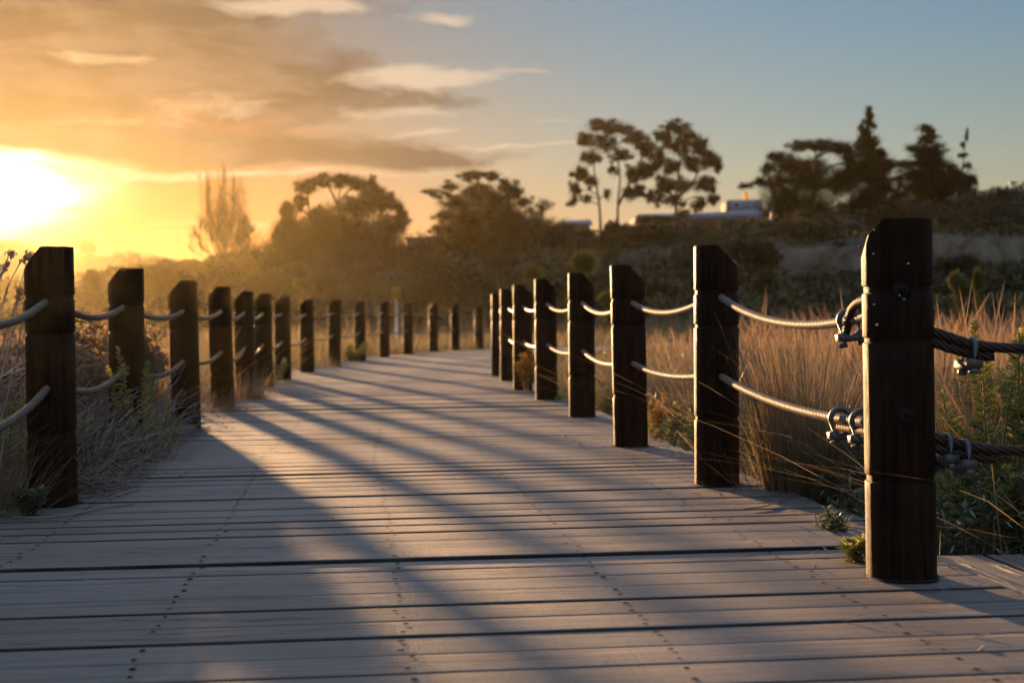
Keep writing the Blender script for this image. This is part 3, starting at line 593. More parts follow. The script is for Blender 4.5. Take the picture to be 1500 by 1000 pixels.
def spurge(px, py, D, nst, height, spread, mat, label, group=None, leaf=.066, name='spurge_plant', zbase=None, first=None, dens=1.0):
    """clump of upright stems, each a spiral of narrow leaves thickening to a brush at its tip"""
    p = pt(px, py, D); z0 = float(gz(p[0], p[1])) if zbase is None else zbase
    e = empty(name, (p[0], p[1], z0)); sm = MB(); fm = MB()
    for k in range(nst):
        a = rng.uniform(0, 2 * math.pi); r = abs(rng.normal(0, spread)); H = height * rng.uniform(.65, 1.05); t = np.linspace(0, 1, 9); ba = rng.uniform(0, 2 * math.pi)
        if k == 0 and first: a, r, H = 0, 0, height; ba = first
        ln = rng.uniform(.05, .35)
        c = np.stack([math.cos(ba) * spread * .25 + (r * t * math.cos(a)) + ln * H * .4 * t ** 2 * math.cos(ba), math.sin(ba) * spread * .25 + (r * t * math.sin(a)) + ln * H * .4 * t ** 2 * math.sin(ba), H * (t - .06 * t ** 3)], -1)
        sm.tube(c, np.linspace(.005, .0025, 9), 5, 0)
        nl = int(H * 210 * dens); u = 1 - rng.random(nl) ** 1.35 * .72; P = np.stack([np.interp(u, t, c[:, i]) for i in range(3)], -1); ph = np.arange(nl) * 2.4
        up = np.interp(u, [.3, .85, 1], [.15, .55, 1.6]); out = np.stack([np.cos(ph), np.sin(ph), up], -1); out /= np.linalg.norm(out, axis=1)[:, None]
        out += rng.normal(0, .12, out.shape); L = leaf * rng.uniform(.7, 1.15, nl) * np.interp(u, [.3, .8, 1], [.8, 1.05, .6])
        side = np.cross(out, [0, 0, 1.]); side /= np.linalg.norm(side, axis=1)[:, None]; W = (L * .12)[:, None]; droop = np.array([0, 0, -.22])[None] * L[:, None]
        m1 = P + out * (L * .55)[:, None]; tip = P + out * L[:, None] + droop
        V = np.stack([P, m1 - side * W, tip, m1 + side * W], 1).reshape(-1, 3); fm.add(V, np.arange(4 * nl).reshape(-1, 4))
    sm.build('stem', M['stem'], e); fm.build('foliage', M[mat], e); return tag(e, label, 'plant', group)
G = 'leafy spurge plants among the grass'
spurge(1452, 600, 5.55, 3, 1.16, .05, 'spurge', 'tall sprig with a golden brush tip rising above the dark rope', G, .06, first=.1)
spurge(1420, 640, 5.7, 4, .86, .07, 'spurge', 'short green sprigs just under the golden brush tip, behind the rope clamp', G)
spurge(1500, 600, 5.6, 6, 1.06, .10, 'spurge', 'bushy golden green sprigs at the right border above the dark rope', G)
spurge(1470, 700, 5.35, 9, .46, .16, 'spurge_blue', 'bluish leafy plant under the lower dark rope at the right border', G)
spurge(1395, 740, 5.3, 7, .40, .11, 'spurge_blue', 'low bluish plant against the right side of the corner post', G)
spurge(1430, 640, 5.9, 8, .60, .15, 'spurge', 'leafy clump between the two dark ropes, right of the corner post', G)
spurge(1520, 760, 5.25, 9, .50, .15, 'spurge', 'yellowish leafy plant beside the side landing at the right border', G)
spurge(1560, 560, 6.2, 8, .9, .2, 'spurge', 'tall leafy spurge just past the right border', G)
spurge(1212, 715, 5.65, 4, .24, .07, 'spurge_blue', 'small pale sprig before the foot of the golden tussock', G, .06)
spurge(1240, 690, 5.5, 5, .30, .07, 'spurge_blue', 'small bluish sprig between the tussock and the corner post', G, .06)
spurge(1256, 770, 4.85, 5, .085, .03, 'spurge', 'tiny bright green tuft at the left foot of the corner post', G, .06, zbase=-.02, dens=4)
spurge(1115, 560, 7.9, 7, .62, .12, 'spurge', 'green sprigs between the second right post and the tussock', G)
spurge(990, 600, 9.6, 8, .48, .16, 'spurge', 'green and amber plant between the second and third right posts', G)
spurge(960, 610, 9.9, 6, .50, .12, 'orange', 'orange tinged plant beside the third right post', G)
spurge(885, 560, 12.6, 8, .55, .18, 'spurge', 'leafy clump between the third and fourth right posts', G, .07)
spurge(770, 560, 15.7, 6, .55, .09, 'orange', 'orange leafed plant leaning on the sixth right post', None, .09, zbase=-.05)
spurge(822, 575, 14.2, 6, .35, .10, 'spurge', 'low green plant behind the fifth right post', G, .08)
spurge(200, 560, 8.35, 5, .98, .10, 'spurge', 'green sprig climbing in front of the second left post', G, .05, first=2.6)
spurge(225, 600, 8.9, 7, .62, .12, 'spurge', 'leafy sprigs just right of the second left post', G, .05)
spurge(45, 735, 6.2, 5, .14, .05, 'spurge_blue', 'small green rosette at the foot of the largest left post', G, .05, zbase=-.02, dens=3)
spurge(10, 640, 6.9, 8, .7, .18, 'spurge', 'leafy plant among dry stalks at the left border', G, .05)
spurge(400, 575, 19.0, 6, .6, .15, 'spurge', 'dim leafy plant between the seventh and sixth left posts', G, .09)
spurge(512, 540, 27.2, 10, .62, .25, 'spurge', 'rounded leafy plant covering the foot of the tenth left post', G, .12)
spurge(395, 560, 18.0, 9, .75, .16, 'spurge_blue', 'greyish plant hugging the sixth left post', G, .09)

def tussock(px, py, D, n, h, r, label, mats=('tuss',), w=.0026, lean=(.05, .55), group='tussocks beside the boardwalk', zb=None, back=0):
    p = pt(px, py, D); z0 = float(gz(p[0], p[1])) if zb is None else zb; e = MB()
    az = rng.uniform(0, 2 * math.pi, n); rr = r * np.sqrt(rng.random(n)); P = np.stack([rr * np.cos(az), rr * np.sin(az), np.zeros(n)], -1)
    a2 = az + rng.normal(0, .6, n); lf = 1 - back * np.clip(-np.cos(a2), 0, 1)
    e.blades(P, h * rng.uniform(.35, 1.08, n) * rng.uniform(.8, 1, n), w * rng.uniform(.5, 1.9, n), a2, rng.uniform(lean[0], lean[1], n) * lf, rng.uniform(-.08, .6, n) * lf, 6, prof=([0, .5, 1], [1, .8, .1]))
    o = e.build('tussock', M[mats[0]], loc=(p[0], p[1], z0)); return tag(o, label, 'grass tussock', group)
tussock(1182, 690, 6.85, 2900, 1.08, .19, 'big fine golden tussock filling the gap between the two nearest right posts', lean=(.02, .42), back=.75, w=.0034)
tussock(1128, 705, 7.0, 700, .42, .12, 'low brown drooping tussock just right of the second right post', lean=(.2, .8))
tussock(1236, 640, 7.6, 1200, .95, .2, 'tall straw tussock partly hidden by the corner post')
tussock(1440, 560, 7.0, 1600, 1.0, .22, 'pale upright tussock right of the corner post')
tussock(1390, 590, 6.4, 1100, .85, .15, 'straw tussock close behind the corner post, right side')
tussock(1000, 655, 8.3, 500, .40, .12, 'low golden tussock at the board ends left of the second right post', lean=(.1, .7))
tussock(968, 630, 9.6, 500, .40, .12, 'small golden tussock beside the third right post', lean=(.1, .7))
tussock(1040, 520, 10.5, 1300, .95, .25, 'golden tussock seen over the lower rope, behind the second right post')
tussock(940, 520, 13.5, 900, .8, .22, 'soft golden tussock behind the third right post', w=.005)
tussock(208, 655, 8.55, 900, .50, .11, 'greenish tussock wrapping the foot of the second left post', lean=(.05, .7))
tussock(300, 590, 12.9, 800, .55, .18, 'straw tussock between the third and fourth left posts', w=.004)
tussock(352, 575, 14.9, 800, .6, .2, 'straw tussock between the fourth and fifth left posts', w=.005)
tussock(470, 540, 24.0, 500, .5, .25, 'brown tussock by the ninth left post', w=.008)
tussock(585, 520, 32.5, 500, .55, .3, 'golden tussock under the rails beyond the eleventh left post', w=.01)
tussock(-45, 690, 6.3, 900, .6, .2, 'dark tussock left of the largest left post', lean=(.1, .6))
for _ in range(26):
    D_ = float(np.exp(rng.uniform(math.log(7.2), math.log(22)))); px_ = rng.uniform(900, 1240) if rng.random() < .7 else rng.uniform(1380, 1560); x_ = (px_ - 750) / FPX * D_
    if float(course(np.array([x_]), np.array([D_]))[0]) < 2.25: continue
    tussock(px_, 500, D_, 700, rng.uniform(.6, .92), rng.uniform(.12, .22), 'rounded golden tussock in the meadow behind the right fence', (['tuss', 'straw_pink', 'straw'][rng.integers(0, 3)],), .003 + .0003 * D_, (.1, .75), 'meadow tussocks behind the right fence')
for px_, py_, D_, n_, h_ in ((1400, 520, 7.6, 9, .82), (1475, 540, 6.6, 9, .92), (1535, 540, 7.4, 10, .95), (1440, 560, 8.6, 9, .85), (1490, 640, 5.9, 9, .62), (1415, 700, 5.6, 8, .42)):
    spurge(px_, py_, D_, n_, h_, .18, 'spurge', 'yellow green spurge in the thicket right of the corner post', 'spurge thicket right of the corner post')
# stems and twigs lying on the boards
for pts, r_, lab in (([(20, 757), (60, 758), (110, 752), (150, 743), (196, 738)], .0045, 'long pale stem lying across the boards by the largest left post'),
                     ([(150, 718), (175, 712), (205, 710)], .005, 'short dark twig on the boards right of the brush'), ([(262, 697), (268, 692), (275, 690)], .004, 'small curled leaf stalk on the open boards'),
                     ([(205, 715), (180, 722), (162, 729)], .004, 'thin twig at the edge of the brush on the boards'), ([(1090, 745), (1130, 738), (1175, 715), (1190, 700)], .003, 'pale curved stem lying below the second right post')):
    b = MB(); q = [at(a, c, .006 + r_) for a, c in pts]; b.tube(curve(q, 6), r_, 5); tag(b.build('fallen_stem', M['twig']), lab, 'twig', 'stems lying on the boards')
b = MB()
for pts in ([(-25, 620), (-8, 500), (8, 430), (30, 385), (46, 374)], [(-20, 600), (5, 500), (24, 440), (36, 395), (40, 372), (44, 380)], [(-40, 560), (-15, 450), (2, 400), (14, 384)], [(-10, 590), (10, 520), (20, 470), (26, 440), (30, 425)], [(-30, 540), (-5, 430), (12, 378), (18, 372)], [(-5, 640), (16, 560), (28, 500), (34, 450), (48, 430)]):
    D0 = rng.uniform(6.1, 6.8); q = curve([pt(a, c, D0 + .05 * i_) for i_, (a, c) in enumerate(pts)], 6); q[0, 2] = -.2; b.tube(q, np.linspace(.0045, .0022, len(q)), 5); n_ = 40
    b.leaves(q[-6:][rng.integers(0, 6, n_)] + rng.normal(0, .008, (n_, 3)), .016, .35)
tag(b.build('dry_stalk', M['twig']), 'arching dry stalks with seed tips left of the largest left post', 'plant')
# bits of leaf and straw blown on to the boards
b = MB(); n = 2600; i = rng.integers(60, 330, n); side = np.where(rng.random(n) < .5, -1, 1); o = side * (HALF - np.abs(rng.normal(0, .28, n))); P = PFINE[i] + NFINE[i] * o[:, None] + rng.normal(0, .05, (n, 2))
b.leaves(np.concatenate([P, np.full((n, 1), .006)], 1), rng.uniform(.008, .035, n), .16, N=np.tile([0, 0, 1.], (n, 1))); tag(b.build('leaf_litter', M['twig']), kind='stuff')

# ------------------------------------------------------------------ far plants, trees and buildings
def shrub(px, py, rx, ry, D, mat, label, group=None, cat='shrub', n=None, leaf=None, name='shrub'):
    c = pt(px, py, D); k = D / FPX; RX, RZ = rx * k, ry * k; zg = float(gz(c[0], c[1])); e = empty(name, (c[0], c[1], zg)); b = MB(); zc = c[2] - zg
    n = n or int(min(4200, 300 + 3.6 * rx * ry)); leaf = leaf or max(.05, 2.3 * k); lobes = 7
    for j in range(lobes):
        a = rng.uniform(0, 2 * math.pi); q = rng.uniform(.2, .62); b.leaves(ellipsoid((math.cos(a) * RX * q, math.sin(a) * RX * q * .9, zc + rng.uniform(-.35, .42) * RZ), (RX * .55, RX * .5, RZ * rng.uniform(.42, .6)), n // lobes), leaf * rng.uniform(.7, 1.3, n // lobes), .5)
    if zc > 0: b.leaves(ellipsoid((0, 0, zc * .5), (RX * .8, RX * .7, max(zc * .5, RZ * .3)), n // 3), leaf, .5)
    b.build('foliage', M[mat], e); s = MB()
    for j in range(4):
        a = rng.uniform(0, 6.28); s.tube([(0, 0, -.1), (RX * .2 * math.cos(a), RX * .2 * math.sin(a), max(zc, .2) * .6), (RX * .45 * math.cos(a), RX * .45 * math.sin(a), max(zc, .2) + RZ * .2)], [.05 * RX, .035 * RX, .015 * RX], 5)
    s.build('stem', M['bark'], e); return tag(e, label, cat, group)
def tree(name, base_, D, trunks, clumps, mat, bark, label, group=None, leaf=1.3, flat=False, dens=1.0, depth=1.0, tr=.35, limbs=True, cat='tree'):
    """trunk and limbs reaching to clumps of small leaves; outlines given at the tree's own distance"""
    c0 = pt(*base_, D); zg = float(gz(c0[0], c0[1])); o3 = np.array([c0[0], c0[1], zg]); e = empty(name, o3); k = D / FPX
    W = lambda px, py, dy=0: pt(px, py, D) - o3 + np.array([0, dy, 0])
    t = MB(); cr = MB(); tops = []
    for tk in trunks:
        pts = [W(*q) for q in tk]; pts[0][2] = min(pts[0][2], 0) - .4 if tk is trunks[0] or abs(tk[0][1] - base_[1]) < 12 else pts[0][2]
        c = curve(pts, 6); t.tube(c, np.linspace(tr * .6, tr * .16, len(c)), 8); tops.append(c)
    allp = np.vstack(tops)
    for q in clumps:
        px, py, rx, ry = q[:4]; rx, ry = (rx * 1.2 + 3, ry * 1.55 + 2.5) if flat else (rx * 1.18 + 2, ry * 1.25 + 1.5); sp_ = q[4] if len(q) > 4 else 1; dy = rng.normal(0, 1) * rx * k * .9 * depth; c = W(px, py, dy); n = int((60 + (8.2 if flat else 7.2) * rx * ry) * dens * sp_)
        m = max(4, int(rx * ry / 17)); sub = max(3, n // m)
        for j in range(m):
            cc = ellipsoid(c, (rx * k, rx * k * depth, ry * k), 1, .35)[0]; r = np.array([rx, rx * depth, ry]) * k * (.62 if m < 7 else .42)
            P = ellipsoid(cc, r, sub, .2); N = np.tile([0, 0, 1.], (sub, 1)) if flat else None
            cr.leaves(P, leaf * k * rng.uniform(.6, 1.4, sub), .5, N=N)
        nf = n // 3; cr.leaves(ellipsoid(c, (rx * 1.12 * k, rx * depth * k, ry * 1.12 * k), nf, .3), leaf * k * rng.uniform(.5, 1.2, nf), .5, N=np.tile([0, 0, 1.], (nf, 1)) if flat else None)
        if limbs:
            low = allp[allp[:, 2] < c[2] - .3 * ry * k]; low = low if len(low) else allp; i = np.linalg.norm(low - c, axis=1).argmin(); p0 = low[i]; mid = (p0 + c) / 2 + np.array([0, 0, .12 * np.linalg.norm(c - p0)])
            cv = curve([p0, mid, c], 5); t.tube(cv, np.linspace(tr * .28, tr * .07, len(cv)), 5)
            for j in range(2):
                e2 = ellipsoid(c, (rx * k, rx * k, ry * k), 1, .6)[0]; t.tube([mid, (mid + e2) / 2 + rng.normal(0, .1, 3), e2], [tr * .13, tr * .08, tr * .03], 4)
    t.build('trunk', M[bark], e, smooth=True); cr.build('crown', M[mat], e); return tag(e, label, cat, group)
GT = 'trees along the skyline'
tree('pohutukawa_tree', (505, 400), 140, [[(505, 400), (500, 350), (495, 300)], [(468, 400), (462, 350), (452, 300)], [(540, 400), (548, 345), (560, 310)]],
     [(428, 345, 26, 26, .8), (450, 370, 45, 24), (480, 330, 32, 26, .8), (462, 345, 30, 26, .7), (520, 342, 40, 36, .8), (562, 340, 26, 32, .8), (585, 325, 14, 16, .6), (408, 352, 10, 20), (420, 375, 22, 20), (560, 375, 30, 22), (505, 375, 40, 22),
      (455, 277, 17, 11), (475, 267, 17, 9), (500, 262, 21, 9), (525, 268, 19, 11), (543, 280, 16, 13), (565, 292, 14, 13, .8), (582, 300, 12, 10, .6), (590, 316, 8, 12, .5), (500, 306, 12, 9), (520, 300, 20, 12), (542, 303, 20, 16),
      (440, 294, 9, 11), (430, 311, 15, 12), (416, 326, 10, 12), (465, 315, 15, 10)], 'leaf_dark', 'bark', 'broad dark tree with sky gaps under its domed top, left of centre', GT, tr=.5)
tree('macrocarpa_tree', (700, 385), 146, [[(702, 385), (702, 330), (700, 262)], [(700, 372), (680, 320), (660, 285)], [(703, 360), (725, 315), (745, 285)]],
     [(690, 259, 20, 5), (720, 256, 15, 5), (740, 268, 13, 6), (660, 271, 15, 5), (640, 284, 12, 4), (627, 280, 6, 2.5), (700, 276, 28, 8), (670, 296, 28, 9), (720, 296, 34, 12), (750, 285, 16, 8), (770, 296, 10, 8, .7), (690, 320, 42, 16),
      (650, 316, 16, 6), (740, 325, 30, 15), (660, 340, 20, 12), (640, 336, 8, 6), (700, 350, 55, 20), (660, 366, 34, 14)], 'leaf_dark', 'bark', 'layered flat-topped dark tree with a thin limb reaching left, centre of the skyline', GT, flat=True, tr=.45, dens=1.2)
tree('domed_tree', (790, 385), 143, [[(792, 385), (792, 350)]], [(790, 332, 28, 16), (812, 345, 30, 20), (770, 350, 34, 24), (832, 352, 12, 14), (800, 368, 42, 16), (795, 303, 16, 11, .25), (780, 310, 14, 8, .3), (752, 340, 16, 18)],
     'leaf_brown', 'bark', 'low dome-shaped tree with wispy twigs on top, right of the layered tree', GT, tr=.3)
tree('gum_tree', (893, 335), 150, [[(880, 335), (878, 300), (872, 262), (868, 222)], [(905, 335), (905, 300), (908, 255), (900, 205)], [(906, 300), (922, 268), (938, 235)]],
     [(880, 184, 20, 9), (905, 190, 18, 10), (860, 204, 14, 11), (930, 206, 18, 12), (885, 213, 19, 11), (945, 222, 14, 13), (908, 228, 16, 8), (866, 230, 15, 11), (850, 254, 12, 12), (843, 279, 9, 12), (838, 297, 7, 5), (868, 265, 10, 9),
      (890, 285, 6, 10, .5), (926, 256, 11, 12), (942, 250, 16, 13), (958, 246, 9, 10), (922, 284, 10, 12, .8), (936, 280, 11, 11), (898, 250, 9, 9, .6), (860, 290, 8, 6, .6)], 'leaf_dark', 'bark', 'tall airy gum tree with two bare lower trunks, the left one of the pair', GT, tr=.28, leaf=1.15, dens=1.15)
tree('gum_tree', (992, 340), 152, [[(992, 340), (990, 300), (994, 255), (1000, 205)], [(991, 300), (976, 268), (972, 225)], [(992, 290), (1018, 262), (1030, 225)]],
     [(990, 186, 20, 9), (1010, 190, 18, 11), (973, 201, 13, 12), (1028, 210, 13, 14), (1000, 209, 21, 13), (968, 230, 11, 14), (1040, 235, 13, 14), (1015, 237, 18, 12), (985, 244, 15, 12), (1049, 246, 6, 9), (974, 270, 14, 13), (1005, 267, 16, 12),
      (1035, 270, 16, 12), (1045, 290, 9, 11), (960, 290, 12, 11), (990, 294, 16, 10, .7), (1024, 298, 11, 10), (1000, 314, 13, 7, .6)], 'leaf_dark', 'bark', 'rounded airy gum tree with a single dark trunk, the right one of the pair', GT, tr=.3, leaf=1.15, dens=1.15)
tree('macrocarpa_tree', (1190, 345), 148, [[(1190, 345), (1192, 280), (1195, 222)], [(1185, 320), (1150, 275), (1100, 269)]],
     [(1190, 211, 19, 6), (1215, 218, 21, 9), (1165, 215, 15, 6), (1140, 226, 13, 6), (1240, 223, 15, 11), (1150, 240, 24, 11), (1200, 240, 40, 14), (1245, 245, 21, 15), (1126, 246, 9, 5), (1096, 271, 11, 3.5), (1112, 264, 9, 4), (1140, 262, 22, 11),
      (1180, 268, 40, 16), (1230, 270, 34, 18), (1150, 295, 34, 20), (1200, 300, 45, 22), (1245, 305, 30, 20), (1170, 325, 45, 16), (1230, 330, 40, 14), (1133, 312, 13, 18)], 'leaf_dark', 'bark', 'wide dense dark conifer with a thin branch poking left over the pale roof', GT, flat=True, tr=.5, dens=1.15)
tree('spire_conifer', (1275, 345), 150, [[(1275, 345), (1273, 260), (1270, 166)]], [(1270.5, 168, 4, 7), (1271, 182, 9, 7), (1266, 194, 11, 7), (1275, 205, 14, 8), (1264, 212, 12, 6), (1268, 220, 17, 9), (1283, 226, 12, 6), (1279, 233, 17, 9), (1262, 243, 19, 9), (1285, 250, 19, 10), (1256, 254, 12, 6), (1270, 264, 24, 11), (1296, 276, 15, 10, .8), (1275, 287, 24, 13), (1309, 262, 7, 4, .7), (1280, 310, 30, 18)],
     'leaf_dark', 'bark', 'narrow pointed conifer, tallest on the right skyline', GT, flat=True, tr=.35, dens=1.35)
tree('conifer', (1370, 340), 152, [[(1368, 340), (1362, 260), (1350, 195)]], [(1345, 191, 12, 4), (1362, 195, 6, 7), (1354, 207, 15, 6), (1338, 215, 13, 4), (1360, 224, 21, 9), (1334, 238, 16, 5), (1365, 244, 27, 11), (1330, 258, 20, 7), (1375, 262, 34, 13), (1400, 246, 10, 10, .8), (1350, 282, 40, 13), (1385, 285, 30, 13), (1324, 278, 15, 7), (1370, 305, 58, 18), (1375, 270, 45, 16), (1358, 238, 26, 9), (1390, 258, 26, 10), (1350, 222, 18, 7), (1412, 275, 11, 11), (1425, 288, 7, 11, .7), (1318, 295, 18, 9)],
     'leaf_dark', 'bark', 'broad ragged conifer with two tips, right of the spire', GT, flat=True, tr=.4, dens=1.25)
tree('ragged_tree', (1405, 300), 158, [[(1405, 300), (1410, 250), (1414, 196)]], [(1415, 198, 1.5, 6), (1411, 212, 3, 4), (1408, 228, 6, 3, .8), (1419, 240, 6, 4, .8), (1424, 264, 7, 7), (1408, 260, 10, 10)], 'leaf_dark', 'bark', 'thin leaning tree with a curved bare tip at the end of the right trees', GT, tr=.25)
# the leafless tree on the left: upswept limbs and a haze of twigs
D = 150; c0 = pt(328, 400, D); o3 = np.array([c0[0], c0[1], float(gz(c0[0], c0[1]))]); e = empty('bare_tree', o3); k = D / FPX; t = MB(); cr = MB()
for j in range(64):
    tx = 327 + 44 * rng.uniform(-1, 1) * (1 if j > 8 else .7); ty = 240 + ((tx - 324) / 45) ** 2 * 62 + (rng.uniform(0, 75) if j > 8 else rng.uniform(0, 14)); dy = rng.normal(0, 1.3); p0 = np.array([rng.normal(0, .15), 0, -.3 if j < 4 else rng.uniform(.6, 3.6)]); tip = pt(tx, ty, D) - o3 + np.array([0, dy, 0])
    mid = p0 + (tip - p0) * np.array([rng.uniform(.75, 1.05), .8, rng.uniform(.3, .45)]); cv = curve([p0, mid, tip], 8); t.tube(cv, np.linspace(.13 if j < 5 else .06, .012, len(cv)), 5)
    n = 78; u = rng.uniform(.3, 1, n); P = np.stack([np.interp(u, np.linspace(0, 1, len(cv)), cv[:, i]) for i in range(3)], -1)
    cr.blades(P, rng.uniform(.4, 1.7, n), np.full(n, .034), rng.uniform(0, 6.28, n), rng.uniform(.1, .8, n), rng.uniform(-.3, .2, n), 2)
t.build('trunk', M['bark'], e); cr.build('crown', M['leaf_dark'], e); tag(e, 'tall leafless tree with upswept twigs against the golden sky', 'tree', GT)
tree('wispy_tree', (548, 300), 165, [[(548, 330), (547, 290), (545, 262)]], [(546, 268, 5, 7, .4), (545, 262, 2.5, 5, .4), (552, 280, 9, 8, .4)], 'leaf_brown', 'bark', 'faint pointed tree tip rising behind the broad domed tree', GT, tr=.2)
cc = pt(127, 362, 398); e = empty('round_tree', (cc[0], cc[1], cc[2] - 3)); b = MB(); b.leaves(ellipsoid((0, 0, 2.8), (2.9, 2.9, 2.4), 900, .3), .4, .6); b.build('crown', M['leaf_brown'], e); b = MB(); b.tube([(0, 0, -3), (0, 0, 2.5)], [.4, .2], 6); b.build('trunk', M['bark'], e)
tag(e, 'small round tree on the far hazy ridge near the sun', 'tree')

for a in [(50, 545, 130, 95, 9.6, 'greygrass', 'dense dry bush behind the largest left post'), (140, 525, 90, 84, 11.0, 'greygrass', 'dense dry bush behind the second left post'), (185, 512, 66, 66, 13.2, 'greygrass', 'dry bush between the second and third left posts, farther back'), (-70, 590, 130, 110, 7.9, 'twig', 'tangled dry bush at the left border')]:
    shrub(*a, group='dry bushes behind the left posts', n=5200, leaf=.028)
GB = 'shrubs below the skyline trees'
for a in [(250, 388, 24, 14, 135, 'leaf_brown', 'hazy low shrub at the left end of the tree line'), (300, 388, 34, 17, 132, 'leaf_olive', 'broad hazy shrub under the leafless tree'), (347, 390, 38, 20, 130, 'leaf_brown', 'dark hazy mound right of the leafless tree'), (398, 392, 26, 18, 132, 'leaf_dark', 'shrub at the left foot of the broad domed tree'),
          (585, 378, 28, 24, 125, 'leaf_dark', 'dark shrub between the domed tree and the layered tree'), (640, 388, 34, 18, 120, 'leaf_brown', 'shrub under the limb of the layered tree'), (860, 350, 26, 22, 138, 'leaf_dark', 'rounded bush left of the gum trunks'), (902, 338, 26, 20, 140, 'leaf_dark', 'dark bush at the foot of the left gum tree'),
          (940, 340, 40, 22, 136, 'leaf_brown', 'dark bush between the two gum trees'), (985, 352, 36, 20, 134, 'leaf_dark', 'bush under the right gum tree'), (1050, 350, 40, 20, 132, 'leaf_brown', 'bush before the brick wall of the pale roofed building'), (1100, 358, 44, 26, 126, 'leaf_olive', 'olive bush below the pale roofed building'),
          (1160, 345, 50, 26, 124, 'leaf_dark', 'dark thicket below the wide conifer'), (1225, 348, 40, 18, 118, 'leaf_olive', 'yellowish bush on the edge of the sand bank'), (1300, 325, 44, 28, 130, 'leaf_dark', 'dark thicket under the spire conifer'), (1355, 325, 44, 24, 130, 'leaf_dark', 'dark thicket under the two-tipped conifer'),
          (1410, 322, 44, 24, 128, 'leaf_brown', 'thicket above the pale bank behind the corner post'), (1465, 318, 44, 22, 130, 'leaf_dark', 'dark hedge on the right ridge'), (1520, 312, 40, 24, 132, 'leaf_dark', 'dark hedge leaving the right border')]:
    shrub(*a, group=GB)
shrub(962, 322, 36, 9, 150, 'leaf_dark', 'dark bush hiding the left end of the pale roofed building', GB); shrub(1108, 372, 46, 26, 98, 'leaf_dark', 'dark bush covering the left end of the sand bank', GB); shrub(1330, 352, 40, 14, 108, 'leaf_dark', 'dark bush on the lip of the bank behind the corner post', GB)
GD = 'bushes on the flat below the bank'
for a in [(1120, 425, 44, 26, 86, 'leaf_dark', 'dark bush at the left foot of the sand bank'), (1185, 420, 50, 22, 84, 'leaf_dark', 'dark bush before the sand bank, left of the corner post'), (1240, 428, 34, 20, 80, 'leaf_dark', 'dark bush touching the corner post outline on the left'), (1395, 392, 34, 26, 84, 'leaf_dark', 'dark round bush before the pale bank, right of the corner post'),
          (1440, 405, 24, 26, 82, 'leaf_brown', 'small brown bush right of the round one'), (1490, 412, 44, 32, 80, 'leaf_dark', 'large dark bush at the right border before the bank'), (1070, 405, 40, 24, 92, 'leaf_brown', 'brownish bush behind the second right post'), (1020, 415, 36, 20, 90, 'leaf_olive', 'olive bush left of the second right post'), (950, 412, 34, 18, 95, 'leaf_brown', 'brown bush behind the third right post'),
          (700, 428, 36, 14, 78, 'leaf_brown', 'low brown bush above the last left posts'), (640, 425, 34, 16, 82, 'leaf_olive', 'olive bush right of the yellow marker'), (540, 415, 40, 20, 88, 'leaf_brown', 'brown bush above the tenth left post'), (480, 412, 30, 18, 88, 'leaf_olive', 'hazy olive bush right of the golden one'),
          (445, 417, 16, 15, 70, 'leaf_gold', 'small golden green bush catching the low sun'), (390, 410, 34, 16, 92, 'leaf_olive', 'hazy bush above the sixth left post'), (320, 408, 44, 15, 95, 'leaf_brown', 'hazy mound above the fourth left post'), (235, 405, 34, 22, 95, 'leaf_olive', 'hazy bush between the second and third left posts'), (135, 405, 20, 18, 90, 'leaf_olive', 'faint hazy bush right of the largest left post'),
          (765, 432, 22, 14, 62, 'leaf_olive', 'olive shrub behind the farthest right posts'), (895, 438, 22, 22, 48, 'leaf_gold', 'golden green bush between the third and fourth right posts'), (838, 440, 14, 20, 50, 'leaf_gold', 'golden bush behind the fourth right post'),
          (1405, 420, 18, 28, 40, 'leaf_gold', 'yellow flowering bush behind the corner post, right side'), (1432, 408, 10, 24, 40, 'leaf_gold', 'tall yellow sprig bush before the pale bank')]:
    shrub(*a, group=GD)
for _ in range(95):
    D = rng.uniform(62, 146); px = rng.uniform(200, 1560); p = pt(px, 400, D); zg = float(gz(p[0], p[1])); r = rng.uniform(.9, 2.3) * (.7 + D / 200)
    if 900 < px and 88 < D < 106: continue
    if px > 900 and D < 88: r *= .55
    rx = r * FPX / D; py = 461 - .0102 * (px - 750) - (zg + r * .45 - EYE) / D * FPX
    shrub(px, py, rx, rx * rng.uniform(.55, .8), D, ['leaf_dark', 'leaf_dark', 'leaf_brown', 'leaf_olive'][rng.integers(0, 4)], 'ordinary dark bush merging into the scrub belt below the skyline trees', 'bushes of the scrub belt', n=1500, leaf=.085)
def spiky(px, py, r, D, label):
    c = pt(px, py, D); zg = float(gz(c[0], c[1])); e = empty('cabbage_tree', (c[0], c[1], zg)); R_ = r * D / FPX; n = 520; d = rng.normal(size=(n, 3)); d[:, 2] = d[:, 2] * .9 + .25; d /= np.linalg.norm(d, axis=1)[:, None]
    o = np.array([0, 0, c[2] - zg]); L = R_ * rng.uniform(.75, 1.1, n)[:, None]; sd = np.cross(d, rng.normal(size=(n, 3))); sd /= np.linalg.norm(sd, axis=1)[:, None]; w = .03
    V = np.stack([o + d * L * .1 - sd * w, o + d * L * .1 + sd * w, o + d * L * .7 + sd * w - [0, 0, .04], o + d * L - [0, 0, R_ * .12], o + d * L * .7 - sd * w - [0, 0, .04]], 1).reshape(-1, 3); b = MB(); b.add(V, np.arange(5 * n).reshape(-1, 5)); b.build('crown', M['leaf_gold'], e)
    b = MB(); b.tube([(0, 0, -.2), (.03, 0, o[2] * .5), (0, 0, o[2])], [.09, .075, .07], 8); b.build('trunk', M['bark'], e); tag(e, label, 'cabbage tree', 'cabbage trees beyond the bend')
